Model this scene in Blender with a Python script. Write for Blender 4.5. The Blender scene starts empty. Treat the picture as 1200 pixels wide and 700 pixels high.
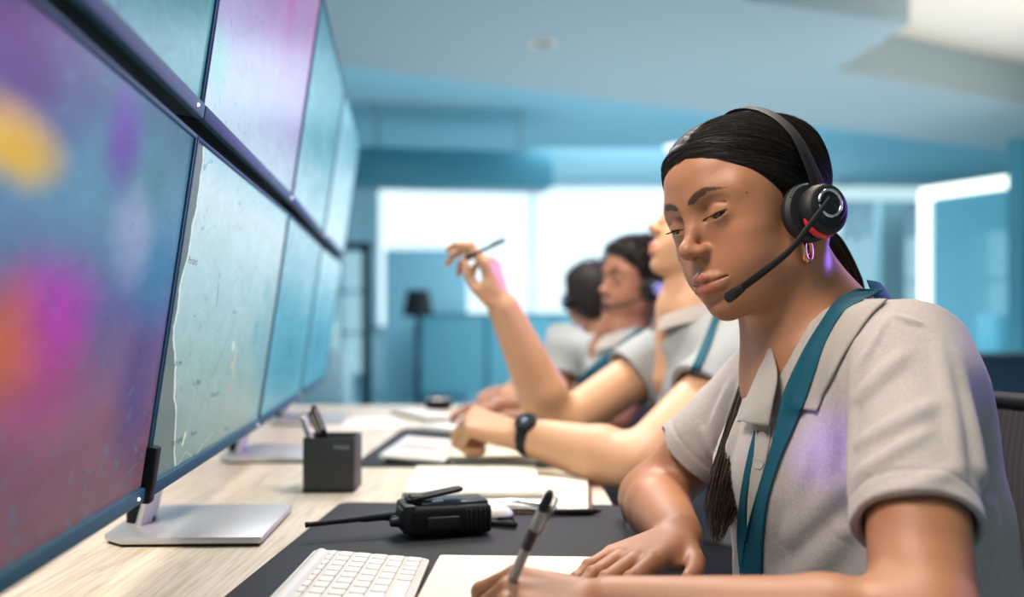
import bpy, bmesh, math, random
import numpy as np
from mathutils import Vector, Matrix, Quaternion
from mathutils.bvhtree import BVHTree
from mathutils.kdtree import KDTree

# ------------------------------------------------------------------ frame
FPX = 1100.0                       # focal length in pixels of a 1200 px wide picture
EYE = 1.0                          # camera height
DESK = 0.74                        # desk top height
def P(px, py, d):                  # photograph pixel + distance -> point of the room
    return Vector(((px - 600.0) / FPX * d, d, EYE + (380.0 - py) / FPX * d))
def PZ(px, py, z):                 # photograph pixel on the horizontal plane of height z
    return P(px, py, (EYE - z) * FPX / (py - 380.0))

# ------------------------------------------------------------------ implicit surfaces
def _smin(a, b, k):
    if k <= 0: return np.minimum(a, b)
    h = np.clip(0.5 + 0.5 * (b - a) / k, 0, 1)
    return b + (a - b) * h - k * h * (1 - h)
def _smax(a, b, k): return -_smin(-a, -b, k)
class Frame:
    def __init__(s, R=None, o=(0, 0, 0), sc=1.0, mirror=False):
        s.R = np.eye(3) if R is None else np.array(R, float); s.o = np.array(o, float); s.sc = sc; s.mirror = mirror
    def inv(s, X):
        Y = ((X - s.o) @ s.R) / s.sc
        if s.mirror: Y = np.c_[np.abs(Y[:, 0]), Y[:, 1:]]
        return Y
    def fwd(s, X): return (np.array(X, float) * s.sc) @ s.R.T + s.o
WORLD = Frame()
class Field:
    def __init__(s): s.ops = []
    def add(s, shape, k=0.0, op='u', fr=None, **kw): s.ops.append((shape, k, op, fr or WORLD, kw)); return s
    # helpers
    def ell(s, c, r, k=0.0, op='u', fr=None, rot=None):
        c = np.array(c, float); r = np.array(r, float)
        Rm = None if rot is None else np.array(Matrix.Rotation(rot[2], 3, 'Z') @ Matrix.Rotation(rot[1], 3, 'Y') @ Matrix.Rotation(rot[0], 3, 'X'))
        rb = r.max()
        def fn(X):
            Y = X - c
            if Rm is not None: Y = Y @ Rm
            q = Y / r; k0 = np.sqrt((q * q).sum(1)); q2 = Y / (r * r); k1 = np.sqrt((q2 * q2).sum(1)) + 1e-9
            return k0 * (k0 - 1) / k1
        return s.add(fn, k, op, fr, lo=c - rb, hi=c + rb)
    def cone(s, a, b, ra, rb, k=0.0, op='u', fr=None, sq=None):
        a = np.array(a, float); b = np.array(b, float); ba = b - a; L2 = (ba * ba).sum() + 1e-12
        def fn(X):
            Y = X - a; t = np.clip((Y @ ba) / L2, 0, 1)
            return np.sqrt(((Y - t[:, None] * ba) ** 2).sum(1)) - (ra + (rb - ra) * t)
        m = max(ra, rb)
        return s.add(fn, k, op, fr, lo=np.minimum(a, b) - m, hi=np.maximum(a, b) + m)
    def path(s, pts, rad, k=0.0, op='u', fr=None, kin=0.0):
        # one primitive: a chain of cones joined by hard/soft min, then merged with k
        pts = [np.array(p, float) for p in pts]
        def fn(X):
            d = None
            for i in range(len(pts) - 1):
                a = pts[i]; ba = pts[i + 1] - a; L2 = (ba * ba).sum() + 1e-12
                Y = X - a; t = np.clip((Y @ ba) / L2, 0, 1)
                e = np.sqrt(((Y - t[:, None] * ba) ** 2).sum(1)) - (rad[i] + (rad[i + 1] - rad[i]) * t)
                d = e if d is None else _smin(d, e, kin)
            return d
        m = max(rad); A = np.array(pts)
        return s.add(fn, k, op, fr, lo=A.min(0) - m, hi=A.max(0) + m)
    def half(s, p, n, k=0.0, op='i', fr=None):      # keep the side the normal points away from
        p = np.array(p, float); n = np.array(n, float); n /= np.linalg.norm(n)
        return s.add(lambda X: (X - p) @ n, k, op, fr)
    def __call__(s, X, margin=1e9):
        d = np.full(len(X), 10.0)
        km = max([0.0] + [o[1] * o[3].sc for o in s.ops if 'lo' in o[4]])
        for fn, k, op, fr, kw in s.ops:
            Y = fr.inv(X) if fr is not WORLD else X
            if 'lo' in kw:
                m = (margin + 1.1 * km + .2 * k * fr.sc) / fr.sc
                w = np.all((Y > kw['lo'] - m) & (Y < kw['hi'] + m), axis=1)
                if not w.any():
                    continue
                v = fn(Y[w]) * fr.sc; kk = k * fr.sc
                if op == 'u': d[w] = _smin(d[w], v, kk)
                elif op == 's': d[w] = _smax(d[w], -v, kk)
            else:
                v = fn(Y) * fr.sc; kk = k * fr.sc
                if op == 'u': d = _smin(d, v, kk)
                elif op == 's': d = _smax(d, -v, kk)
                elif op == 'i': d = _smax(d, v, kk)
                elif op == 'add': d = d + v
        return d
def grow(field, lo, hi, h, coarse=5):
    """surface of a field as vertices and quads (surface nets, evaluated only near the surface)"""
    lo = np.array(lo, float); hi = np.array(hi, float)
    n = np.maximum(np.ceil((hi - lo) / (h * coarse)).astype(int), 2)
    H = h * coarse
    ax = [lo[i] + H * (np.arange(n[i]) + 0.5) for i in range(3)]
    C = np.stack(np.meshgrid(*ax, indexing='ij'), -1).reshape(-1, 3)
    dc = np.empty(len(C))
    for i in range(0, len(C), 400000): dc[i:i + 400000] = field(C[i:i + 400000], margin=H * 2.2)
    dc = dc.reshape(n)
    D = np.repeat(np.repeat(np.repeat(np.sign(dc).astype(np.float32) * 1.0, coarse, 0), coarse, 1), coarse, 2)
    near = np.abs(dc) < H * 1.75
    idx = np.argwhere(near)
    o = np.stack(np.meshgrid(*[np.arange(coarse)] * 3, indexing='ij'), -1).reshape(-1, 3)
    step = max(1, 600000 // len(o))
    for i in range(0, len(idx), step):
        I = (idx[i:i + step, None, :] * coarse + o[None]).reshape(-1, 3)
        X = lo + h * (I + 0.5)
        D[I[:, 0], I[:, 1], I[:, 2]] = field(X, margin=h * 4)
    S = D < 0
    N = np.array(D.shape)
    # cells with a sign change
    c = [S[dx:N[0] - 1 + dx, dy:N[1] - 1 + dy, dz:N[2] - 1 + dz] for dx in (0, 1) for dy in (0, 1) for dz in (0, 1)]
    any_ = c[0] | c[1] | c[2] | c[3] | c[4] | c[5] | c[6] | c[7]
    all_ = c[0] & c[1] & c[2] & c[3] & c[4] & c[5] & c[6] & c[7]
    cell = any_ & ~all_
    ids = np.full(cell.shape, -1, np.int64)
    ci = np.argwhere(cell); ids[cell] = np.arange(len(ci))
    acc = np.zeros((len(ci), 3)); cnt = np.zeros(len(ci))
    corners = [(dx, dy, dz) for dx in (0, 1) for dy in (0, 1) for dz in (0, 1)]
    V = {q: D[ci[:, 0] + q[0], ci[:, 1] + q[1], ci[:, 2] + q[2]].astype(float) for q in corners}
    for q in corners:
        for a in range(3):
            if q[a]: continue
            r = list(q); r[a] = 1; r = tuple(r)
            v0, v1 = V[q], V[r]; m = (v0 < 0) != (v1 < 0)
            t = np.where(m, v0 / np.where(m, v0 - v1, 1), 0)
            pnt = np.array(q, float)[None] + np.zeros((len(ci), 3)); pnt[:, a] += t
            acc[m] += pnt[m]; cnt[m] += 1
    verts = lo + h * (ci + acc / cnt[:, None] + 0.5)
    faces = []
    for a in range(3):
        b, c_ = (a + 1) % 3, (a + 2) % 3
        sl0 = [slice(None)] * 3; sl1 = [slice(None)] * 3
        sl0[a] = slice(0, -1); sl1[a] = slice(1, None)
        ch = S[tuple(sl0)] != S[tuple(sl1)]
        E = np.argwhere(ch)
        E = E[(E[:, b] > 0) & (E[:, c_] > 0) & (E[:, b] < N[b] - 1) & (E[:, c_] < N[c_] - 1)]
        if not len(E): continue
        def g(db, dc2):
            J = E.copy(); J[:, b] -= db; J[:, c_] -= dc2
            return ids[J[:, 0], J[:, 1], J[:, 2]]
        Q = np.stack([g(1, 1), g(0, 1), g(0, 0), g(1, 0)], 1)
        inside = S[E[:, 0], E[:, 1], E[:, 2]]
        Q[~inside] = Q[~inside][:, ::-1]
        faces.append(Q)
    F = np.concatenate(faces); F = F[(F >= 0).all(1)]
    return verts, F

# ------------------------------------------------------------------ meshes and objects
COL = bpy.context.scene.collection
def np_mesh(name, V, F, smooth=True):
    me = bpy.data.meshes.new(name)
    V = np.ascontiguousarray(V, np.float32); F = np.ascontiguousarray(F, np.int32)
    me.vertices.add(len(V)); me.vertices.foreach_set('co', V.ravel())
    k = F.shape[1]
    me.loops.add(F.size); me.loops.foreach_set('vertex_index', F.ravel())
    me.polygons.add(len(F)); me.polygons.foreach_set('loop_start', np.arange(0, F.size, k, dtype=np.int32))
    me.polygons.foreach_set('use_smooth', np.full(len(F), smooth))
    me.update(calc_edges=True); me.validate()
    return me
def vcol(me, name, C):
    a = me.color_attributes.new(name, 'FLOAT_COLOR', 'POINT')
    C = np.c_[C, np.ones(len(C))] if C.shape[1] == 3 else C
    a.data.foreach_set('color', np.ascontiguousarray(C, np.float32).ravel())
def link(name, me, mat=None, parent=None):
    o = bpy.data.objects.new(name, me); COL.objects.link(o)
    if mat is not None:
        for m in (mat if isinstance(mat, (list, tuple)) else [mat]): me.materials.append(m)
    if parent is not None:
        o.parent = parent
        o.matrix_parent_inverse = world_of(parent).inverted()
    return o
def world_of(o):
    m = o.matrix_basis.copy()
    return (world_of(o.parent) @ o.matrix_parent_inverse @ m) if o.parent else m
def thing(name, label, cat, loc=(0, 0, 0), rz=0.0, group=None):
    o = bpy.data.objects.new(name, None); COL.objects.link(o); o.empty_display_size = 0.05
    o.location = loc; o.rotation_euler = (0, 0, rz); return tag(o, label, cat, group)
def tag(o, label=None, cat=None, group=None, kind=None):
    if label: o['label'] = label
    if cat: o['category'] = cat
    if group: o['group'] = group
    if kind: o['kind'] = kind
    return o
def struct(name, me, mat): return tag(link(name, me, mat), kind='structure')
class MB:
    """collects shapes into one mesh"""
    def __init__(s): s.bm = bmesh.new()
    def _new(s, ret, M):
        bmesh.ops.transform(s.bm, matrix=M, verts=ret)
    def box(s, c, size, rot=None, bevel=0.0, seg=2):
        b = bmesh.new(); bmesh.ops.create_cube(b, size=1.0)
        bmesh.ops.scale(b, vec=size, verts=b.verts)
        if bevel > 0: bmesh.ops.bevel(b, geom=b.edges[:], offset=bevel, segments=seg, profile=0.5, affect='EDGES', clamp_overlap=True)
        M = Matrix.Translation(c)
        if rot is not None: M = M @ (rot if isinstance(rot, Matrix) else Matrix.Rotation(rot, 3, 'Z')).to_4x4()
        bmesh.ops.transform(b, matrix=M, verts=b.verts); s.merge(b); return s
    def merge(s, b):
        me = bpy.data.meshes.new('t'); b.to_mesh(me); b.free(); s.bm.from_mesh(me); bpy.data.meshes.remove(me)
    def prism(s, pts, z0, z1, bevel=0.0, seg=2, M=None):
        b = bmesh.new(); vs = [b.verts.new((p[0], p[1], z0)) for p in pts]; f = b.faces.new(vs)
        r = bmesh.ops.extrude_face_region(b, geom=[f]); ve = [e for e in r['geom'] if isinstance(e, bmesh.types.BMVert)]
        bmesh.ops.translate(b, vec=(0, 0, z1 - z0), verts=ve); bmesh.ops.recalc_face_normals(b, faces=b.faces)
        if bevel > 0: bmesh.ops.bevel(b, geom=b.edges[:], offset=bevel, segments=seg, profile=0.5, affect='EDGES', clamp_overlap=True)
        if M is not None: bmesh.ops.transform(b, matrix=M, verts=b.verts)
        s.merge(b); return s
    def tube(s, pts, rad, n=12, cap=True, flat=None, up=None):
        V, F = sweep(pts, rad, n, flat=flat, up=up, cap=cap)
        vs = [s.bm.verts.new(v) for v in V]
        for f in F:
            try: s.bm.faces.new([vs[i] for i in f])
            except ValueError: pass
        return s
    def lathe(s, prof, n=32, M=None, cap=True):
        b = bmesh.new(); rings = []
        for r, z in prof: rings.append([b.verts.new((r * math.cos(2 * math.pi * i / n), r * math.sin(2 * math.pi * i / n), z)) for i in range(n)])
        for a, c in zip(rings, rings[1:]):
            for i in range(n): b.faces.new((a[i], a[(i + 1) % n], c[(i + 1) % n], c[i]))
        if cap:
            b.faces.new(rings[0][::-1]); b.faces.new(rings[-1])
        bmesh.ops.remove_doubles(b, verts=b.verts, dist=1e-6)
        bmesh.ops.recalc_face_normals(b, faces=b.faces)
        if M is not None: bmesh.ops.transform(b, matrix=M, verts=b.verts)
        s.merge(b); return s
    def xf(s, M): bmesh.ops.transform(s.bm, matrix=M, verts=s.bm.verts); return s
    def build(s, name, mat=None, parent=None, smooth=True, angle=38):
        me = bpy.data.meshes.new(name); bmesh.ops.recalc_face_normals(s.bm, faces=s.bm.faces)
        lim = math.radians(angle)
        for f in s.bm.faces: f.smooth = smooth
        for e in s.bm.edges:
            if len(e.link_faces) == 2 and e.calc_face_angle(0) > lim: e.smooth = False
        s.bm.to_mesh(me); s.bm.free()
        return link(name, me, mat, parent)
def sweep(pts, rad, n=12, flat=None, up=None, cap=True):
    pts = [Vector(p) for p in pts]; m = len(pts)
    if not hasattr(rad, '__len__'): rad = [rad] * m
    V, F = [], []; N = None
    for i, p in enumerate(pts):
        t = (pts[min(i + 1, m - 1)] - pts[max(i - 1, 0)]).normalized()
        if up is not None:
            u = Vector(up[i] if isinstance(up, list) else up)
        else:
            u = N if N is not None else (Vector((0, 0, 1)) if abs(t.z) < .9 else Vector((1, 0, 0)))
        N = (u - t * u.dot(t)).normalized(); B = t.cross(N)
        fl = 1.0 if flat is None else (flat[i] if hasattr(flat, '__len__') else flat)
        for j in range(n):
            a = 2 * math.pi * (j + .5) / n
            V.append(p + (B * math.cos(a) + N * math.sin(a) * fl) * rad[i])
    for i in range(m - 1):
        for j in range(n):
            F.append((i * n + j, i * n + (j + 1) % n, (i + 1) * n + (j + 1) % n, (i + 1) * n + j))
    if cap: F.append(tuple(range(n))[::-1]); F.append(tuple((m - 1) * n + j for j in range(n)))
    return V, F
def spline(pts, n=8):
    """Catmull-Rom through the points"""
    A = [np.array(p, float) for p in pts]; A = [2 * A[0] - A[1]] + A + [2 * A[-1] - A[-2]]
    out = []
    for i in range(1, len(A) - 2):
        for j in range(n):
            t = j / n; a, b, c, d = A[i - 1:i + 3]
            out.append(0.5 * ((2 * b) + (c - a) * t + (2 * a - 5 * b + 4 * c - d) * t * t + (-a + 3 * b - 3 * c + d) * t ** 3))
    out.append(A[-2]); return [tuple(o) for o in out]

# ------------------------------------------------------------------ materials
def srgb(h):
    h = h.lstrip('#'); v = [int(h[i:i + 2], 16) / 255 for i in (0, 2, 4)]
    return tuple(c / 12.92 if c <= .04045 else ((c + .055) / 1.055) ** 2.4 for c in v) + (1,)
def mat(name, col='#808080', rough=.5, metal=0.0, spec=.5, bump=0.0, bscale=200.0, vary=0.0, vscale=8.0, emit=None, estr=0.0, coat=0.0, sss=0.0, sssr=None, trans=0.0, sheen=0.0, alpha=None):
    m = bpy.data.materials.new(name); m.use_nodes = True; nt = m.node_tree; b = nt.nodes['Principled BSDF']
    c = srgb(col) if isinstance(col, str) else tuple(col) + (1,) if len(col) == 3 else col
    b.inputs['Base Color'].default_value = c; b.inputs['Roughness'].default_value = rough; b.inputs['Metallic'].default_value = metal
    b.inputs['Specular IOR Level'].default_value = spec
    if coat: b.inputs['Coat Weight'].default_value = coat
    if sheen: b.inputs['Sheen Weight'].default_value = sheen
    if trans: b.inputs['Transmission Weight'].default_value = trans
    if emit: b.inputs['Emission Color'].default_value = srgb(emit); b.inputs['Emission Strength'].default_value = estr
    tc = nt.nodes.new('ShaderNodeTexCoord')
    if vary > 0:
        n = nt.nodes.new('ShaderNodeTexNoise'); n.inputs['Scale'].default_value = vscale; n.inputs['Detail'].default_value = 6
        nt.links.new(tc.outputs['Object'], n.inputs['Vector'])
        mx = nt.nodes.new('ShaderNodeMix'); mx.data_type = 'RGBA'
        mx.inputs[6].default_value = tuple(x * (1 - vary) for x in c[:3]) + (1,)
        mx.inputs[7].default_value = tuple(min(1, x * (1 + vary)) for x in c[:3]) + (1,)
        nt.links.new(n.outputs['Fac'], mx.inputs['Factor']); nt.links.new(mx.outputs[2], b.inputs['Base Color'])
    if bump > 0:
        n = nt.nodes.new('ShaderNodeTexNoise'); n.inputs['Scale'].default_value = bscale; n.inputs['Detail'].default_value = 3
        nt.links.new(tc.outputs['Object'], n.inputs['Vector'])
        bp = nt.nodes.new('ShaderNodeBump'); bp.inputs['Strength'].default_value = bump; bp.inputs['Distance'].default_value = .001
        nt.links.new(n.outputs['Fac'], bp.inputs['Height']); nt.links.new(bp.outputs['Normal'], b.inputs['Normal'])
    if sss:
        b.inputs['Subsurface Weight'].default_value = sss; b.inputs['Subsurface Radius'].default_value = sssr or (1, .35, .2); b.inputs['Subsurface Scale'].default_value = .006
    return m
def attr_mat(name, rough=.45, sss=0.0, bump=.15, bscale=900, spec=.4, sheen=0.0, vary=.0, vscale=300.0, coat=0.0):
    """colour comes from the painted 'Col' attribute (the thing's own colouring)"""
    m = mat(name, '#808080', rough, spec=spec, bump=bump, bscale=bscale, sss=sss, sheen=sheen, coat=coat)
    nt = m.node_tree; a = nt.nodes.new('ShaderNodeAttribute'); a.attribute_name = 'Col'
    src = a.outputs['Color']
    if vary > 0:
        tc = nt.nodes.new('ShaderNodeTexCoord'); n = nt.nodes.new('ShaderNodeTexNoise'); n.inputs['Scale'].default_value = vscale; n.inputs['Detail'].default_value = 4
        nt.links.new(tc.outputs['Object'], n.inputs['Vector'])
        mr = nt.nodes.new('ShaderNodeMapRange'); mr.inputs['From Min'].default_value = .3; mr.inputs['From Max'].default_value = .7; mr.inputs['To Min'].default_value = 1 - vary; mr.inputs['To Max'].default_value = 1 + vary
        nt.links.new(n.outputs['Fac'], mr.inputs['Value'])
        mx = nt.nodes.new('ShaderNodeVectorMath'); mx.operation = 'SCALE'; nt.links.new(src, mx.inputs[0]); nt.links.new(mr.outputs['Result'], mx.inputs['Scale']); src = mx.outputs['Vector']
    nt.links.new(src, nt.nodes['Principled BSDF'].inputs['Base Color'])
    return m
# ------------------------------------------------------------------ camera, light, exposure
sc = bpy.context.scene
cam_d = bpy.data.cameras.new('camera'); cam = bpy.data.objects.new('camera', cam_d); COL.objects.link(cam)
cam.location = (0, 0, EYE); cam.rotation_euler = (math.pi / 2, 0, 0)
cam_d.sensor_width = 36.0; cam_d.lens = 36.0 * FPX / 1200.0; cam_d.shift_y = 0.025
cam_d.clip_start = .02; sc.camera = cam
cam_d.dof.use_dof = True; cam_d.dof.focus_distance = 0.97; cam_d.dof.aperture_fstop = 2.3
sc.view_settings.view_transform = 'Standard'; sc.view_settings.look = 'None'; sc.view_settings.gamma = 1.0
sc.view_settings.exposure = 0.55; sc.view_settings.use_curve_mapping = False
wd = bpy.data.worlds.new('world'); sc.world = wd; wd.use_nodes = True
wd.node_tree.nodes['Background'].inputs[0].default_value = (.62, .80, .86, 1); wd.node_tree.nodes['Background'].inputs[1].default_value = .36
def area(name, loc, target, energy, size, col=(1, 1, 1), size_y=None):
    d = bpy.data.lights.new(name, 'AREA'); d.energy = energy; d.size = size; d.color = col
    if size_y: d.shape = 'RECTANGLE'; d.size_y = size_y
    o = bpy.data.objects.new(name, d); COL.objects.link(o); o.location = loc
    o.rotation_euler = (Vector(target) - Vector(loc)).to_track_quat('-Z', 'Y').to_euler(); return o
area('key_ceiling_light', (-.58, .30, 2.45), (.28, 1.0, 1.08), 38, .8, (1, .88, .76))
area('desk_ceiling_light', (.42, 1.55, 2.5), (-.1, 1.3, .75), 20, .28, (1, .90, .74))
area('row_ceiling_light', (-.2, 2.6, 2.6), (.25, 2.1, .9), 50, 1.2, (1, .95, .9))
area('violet_accent_light', (1.2, 1.55, 1.22), (.32, 1.0, 1.05), 5.0, .3, (.36, .16, 1))
sp_ = bpy.data.lights.new('violet_shirt_spot', 'SPOT'); sp_.energy = 11.0; sp_.color = (.30, .16, 1); sp_.spot_size = math.radians(9.5); sp_.spot_blend = 1.0; sp_.shadow_soft_size = .02  # added spot standing in for screen glow, makes the violet patch on her shirt
so_ = bpy.data.objects.new('violet_shirt_spot', sp_); COL.objects.link(so_); so_.location = (-.22, .60, .93); so_.rotation_euler = (P(1003, 528, .885) - Vector((-.22, .60, .93))).to_track_quat('-Z', 'Y').to_euler()
area('violet_row_light', (.9, 3.4, 1.5), (.2, 1.9, 1.0), 14, .5, (.62, .12, 1))
area('hall_ceiling_light', (2.5, 10.5, 3.05), (2.5, 10.5, 0), 240, 4.0, (.74, .93, 1))
area('hall_floor_bounce', (1.5, 6.5, .06), (1.5, 6.5, 3), 95, 5.0, (.95, .97, 1))
area('window_wall_fill', (1.8, 12.0, 2.0), (1.8, 14, 2.9), 28, 3.0, (.85, .96, 1))  # added lamp that brightens the wall above the windows
area('cream_panel_fill', (3.6, 5.2, 2.70), (3.4, 5.6, 3.1), 20, 2.2, (1, .93, .84))  # added upward lamp, only there to brighten the cream ceiling
M_SKIN = attr_mat('skin', .46, sss=.12, bump=.14, bscale=1400, spec=.42, vary=.05, vscale=500)
M_EYE = attr_mat('eye', .08, bump=0.0, spec=.6)
M_HAIR = attr_mat('hair', .5, bump=0.0, spec=.2)
M_POLO = mat('heather jersey', '#a39b98', .9, bump=.5, bscale=700, vary=.22, vscale=380, spec=.15, sheen=.15)
M_LANYARD = mat('teal webbing', '#0f4a5c', .7, bump=.3, bscale=1500, spec=.2)
M_COLLAR = mat('ribbed collar cotton', '#9d9691', .92, bump=.5, bscale=1400, vary=.12, vscale=700, spec=.12, sheen=.15)
M_BUTTON = mat('pale button', '#a8a29d', .35)
M_BLACKPL = mat('satin black plastic', '#121315', .6, spec=.2)
M_RUBBER = mat('soft black rubber', '#141518', .55, spec=.35, bump=.1, bscale=2500)
M_FOAM = mat('black leatherette', '#101114', .6, bump=.3, bscale=1800)
M_BLACK = mat('black', '#050505', .7)
M_CHROME = mat('brushed chrome', '#d5d9dc', .18, metal=1.0)
M_RED = mat('red plastic', '#d0141c', .35, coat=.3)
M_GOLD = mat('rose gold', '#d9a27a', .2, metal=1.0)
# ------------------------------------------------------------------ room
M_FLOOR = mat('grey blue floor', '#6f9aa6', .35, vary=.1, vscale=3)
M_CEIL = mat('painted soffit', '#93a3a9', .9)
M_CEIL2 = mat('upper ceiling', '#8fbccb', .8, vary=.08, vscale=.7)
M_CREAM = mat('cream ceiling', '#d9cfc2', .9)
M_WALL = mat('pale teal wall', '#bcd6de', .85, vary=.05, vscale=2)
M_DARKTEAL = mat('dark teal panel', '#6aa8b8', .3)
M_NAVY = mat('navy lacquer', '#0c2c40', .4)
M_STEEL = mat('blue grey steel', '#3f7f93', .4, metal=.3)
def glow(name, col, s): return mat(name, '#101010', .5, emit=col, estr=s)
M_SKY = glow('bright window daylight', '#dcf3fc', .95)
M_SKY2 = glow('soft window daylight', '#a5d6e6', .6)
M_LED = glow('led strip', '#f4fff4', 1.8)
M_PANEL = glow('ceiling light panel', '#f2fbff', 1.4)
M_GLASS = mat('tinted glass', '#5fb4cc', .05, trans=.0, spec=.6)
nt = M_GLASS.node_tree; b_ = nt.nodes['Principled BSDF']; b_.inputs['Alpha'].default_value = .38
def slab(name, pts, z0, z1, m, kind='structure', **kw):
    o = MB().prism(pts, z0, z1).build(name, m, smooth=False); tag(o, kind=kind, **kw); return o
slab('floor', [(-6, -3), (12, -3), (12, 16), (-6, 16)], -.1, 0, M_FLOOR)
# upper ceiling and the lowered soffit in front of it, its far edge running aslant
slab('ceiling', [(-6, -3), (12, -3), (12, 16), (-6, 16)], 3.15, 3.25, M_CEIL2)
slab('ceiling_soffit', [(-6, -3), (1.0, -3), (1.21, 4.92), (2.25, 5.31), (2.17, 6.28), (3.95, 7.25), (9.9, 10.0), (9.9, 11.6), (5.1, 9.35), (-1.25, 6.1), (-6, 3.7)], 2.70, 3.149, M_CEIL)
slab('ceiling_panel', [(1.21, 4.92), (2.25, 5.31), (2.17, 6.28), (3.95, 7.25), (6.0, 8.2), (7.5, -3), (1.0, -3)], 3.02, 3.10, M_CREAM)
lp = thing('ceiling_light', 'large white luminous panel set in the raised ceiling, top right', 'ceiling light', (1.9, 4.7, 2.98))
MB().prism([(1.05, 4.55), (2.62, 5.12), (2.62, 4.4), (1.05, 3.9)], 2.99, 3.015).build('diffuser', M_PANEL, lp, smooth=False)
MB().prism([(1.0, 4.6), (2.68, 5.2), (2.68, 4.35), (1.0, 3.85)], 3.0, 3.019).build('frame', M_CREAM, lp, smooth=False)
bm_ = MB().box((-.62, 9.3, 2.52), (2.0, .5, .34), rot=math.radians(10), bevel=.01).build('ceiling_beam', M_STEEL); tag(bm_, kind='structure')
for s in (-1, 1): MB().box((-.62 + s * .7, 9.3 + s * .12, 2.92), (.03, .03, .46)).build('beam_hanger', M_CEIL, bm_)
dl = thing('downlight', 'small round downlight in the lowered soffit above the desk row', 'downlight', (.185, 5.67, 2.70))
Mx = Matrix.Translation((.185, 5.67, 2.70)) @ Matrix.Rotation(math.pi, 4, 'X')
MB().lathe([(.075, 0), (.085, .006), (.062, .012), (.056, -.01), (.0, -.012)], 32, Mx, cap=False).build('trim_ring', M_CREAM, dl)
for s in (-1, 1): MB().lathe([(0, 0), (.018, 0), (.018, .014), (0, .014)], 16, Matrix.Translation((.185 + s * .028, 5.67, 2.690)), cap=False).build('lens', M_NAVY, dl)
dl2 = thing('downlight', 'glowing downlight in the upper ceiling behind the seated woman in front', 'downlight', (2.0, 11.3, 3.149))
MB().lathe([(0, 0), (.16, 0), (.16, .03), (0, .03)], 32, Matrix.Translation((2.0, 11.3, 3.118)), cap=False).build('lens', M_PANEL, dl2)
MB().lathe([(.165, 0), (.19, 0), (.19, .012), (.165, .012)], 32, Matrix.Translation((2.0, 11.3, 3.137)), cap=False).build('trim_ring', M_CREAM, dl2)
# left wall behind the screens, far glazed wall, right wall
def wall(name, c, s, m): return struct(name, None, None) if False else tag(MB().box(c, s).build(name, m, smooth=False), kind='structure')
wall('wall_left', (-3.05, 6.5, 1.575), (.1, 19, 3.15), M_WALL)
wall('wall_far', (3, 14.05, 1.575), (18, .1, 3.15), M_WALL)
wall('wall_right', (11.0, 6.5, 1.575), (.1, 19, 3.15), M_WALL)
def window(n, x0, x1, z0, z1, y, m, bars=3, rows=1, fr=M_WALL, t=.06):
    o = tag(MB().box(((x0 + x1) / 2, y, (z0 + z1) / 2), (x1 - x0, .03, z1 - z0)).build('window_%d' % n, m, smooth=False), kind='structure')
    f = MB(); w = x1 - x0; h = z1 - z0
    for i in range(bars + 1): f.box((x0 + w * i / bars, y - .04, (z0 + z1) / 2), (t, .05, h + t))
    for j in range(rows + 1): f.box(((x0 + x1) / 2, y - .04, z0 + h * j / rows), (w + t, .05, t))
    f.build('window_frame', fr, o, smooth=False); return o
window(1, -2.0, 4.9, .95, 3.05, 13.95, M_SKY, 3, 1)
window(2, -2.95, -2.1, .25, 2.1, 13.95, M_SKY2, 2, 3)
window(3, 4.6, 6.1, .95, 2.3, 13.95, M_SKY2, 3, 2)
window(4, 7.0, 10.5, .9, 2.4, 13.95, M_SKY2, 4, 2)
for i, (x0, x1) in enumerate(((-1.2, 1.45), (1.5, 4.2))):   # lower glazing behind the row
    p = tag(MB().box(((x0 + x1) / 2, 12.2, .60), (x1 - x0, .04, 1.0)).build('glass_partition', M_DARKTEAL, smooth=False), 'low teal glass partition %s in front of the bright windows' % ('left of the raised hand' if i == 0 else 'behind the colleagues'), 'partition')
    MB().box(((x0 + x1) / 2, 12.2, 1.12), (x1 - x0, .06, .04)).build('rail', M_STEEL, p, smooth=False)
    for k in range(4): MB().box((x0 + (x1 - x0) * (k + .0) / 3.0, 12.2, .56), (.05, .07, 1.12)).build('post', M_STEEL, p, smooth=False)
# dark framed doorway at the end of the desk row
d1 = tag(MB().box((-1.78, 11.5, 1.0), (.10, .12, 2.0)).build('door_1', M_NAVY, smooth=False), kind='structure')
MB().box((-2.35, 11.5, 1.95), (1.24, .12, .10)).build('door_header', M_NAVY, d1, smooth=False)
MB().box((-2.92, 11.5, 1.0), (.10, .12, 2.0)).build('door_jamb', M_NAVY, d1, smooth=False)
wall('trim_1', (-1.15, 12.6, 1.0), (1.1, .08, 2.0), mat('blue panel', '#9acbdb', .5))
# floor lamp with a black shade
LX, LY = -1.10, 11.0
fl = thing('floor_lamp', 'slim dark floor lamp with a black tapered shade at the far end of the room', 'floor lamp', (LX, LY, 0))
MB().lathe([(0, 0), (.15, 0), (.15, .02), (.03, .035), (0, .035)], 32, Matrix.Translation((LX, LY, 0)), cap=False).build('base', M_NAVY, fl)
MB().lathe([(.034, .03), (.034, .5), (.048, .52), (.034, .54), (.034, .9), (.06, .93), (.034, .96), (.034, 1.15)], 16, Matrix.Translation((LX, LY, 0)), cap=False).build('pole', M_NAVY, fl)
MB().lathe([(.185, 1.09), (.13, 1.40), (.125, 1.40), (.18, 1.09)], 36, Matrix.Translation((LX, LY, 0)), cap=False).build('lamp_shade', mat('black shade', '#141416', .8), fl)
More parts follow.
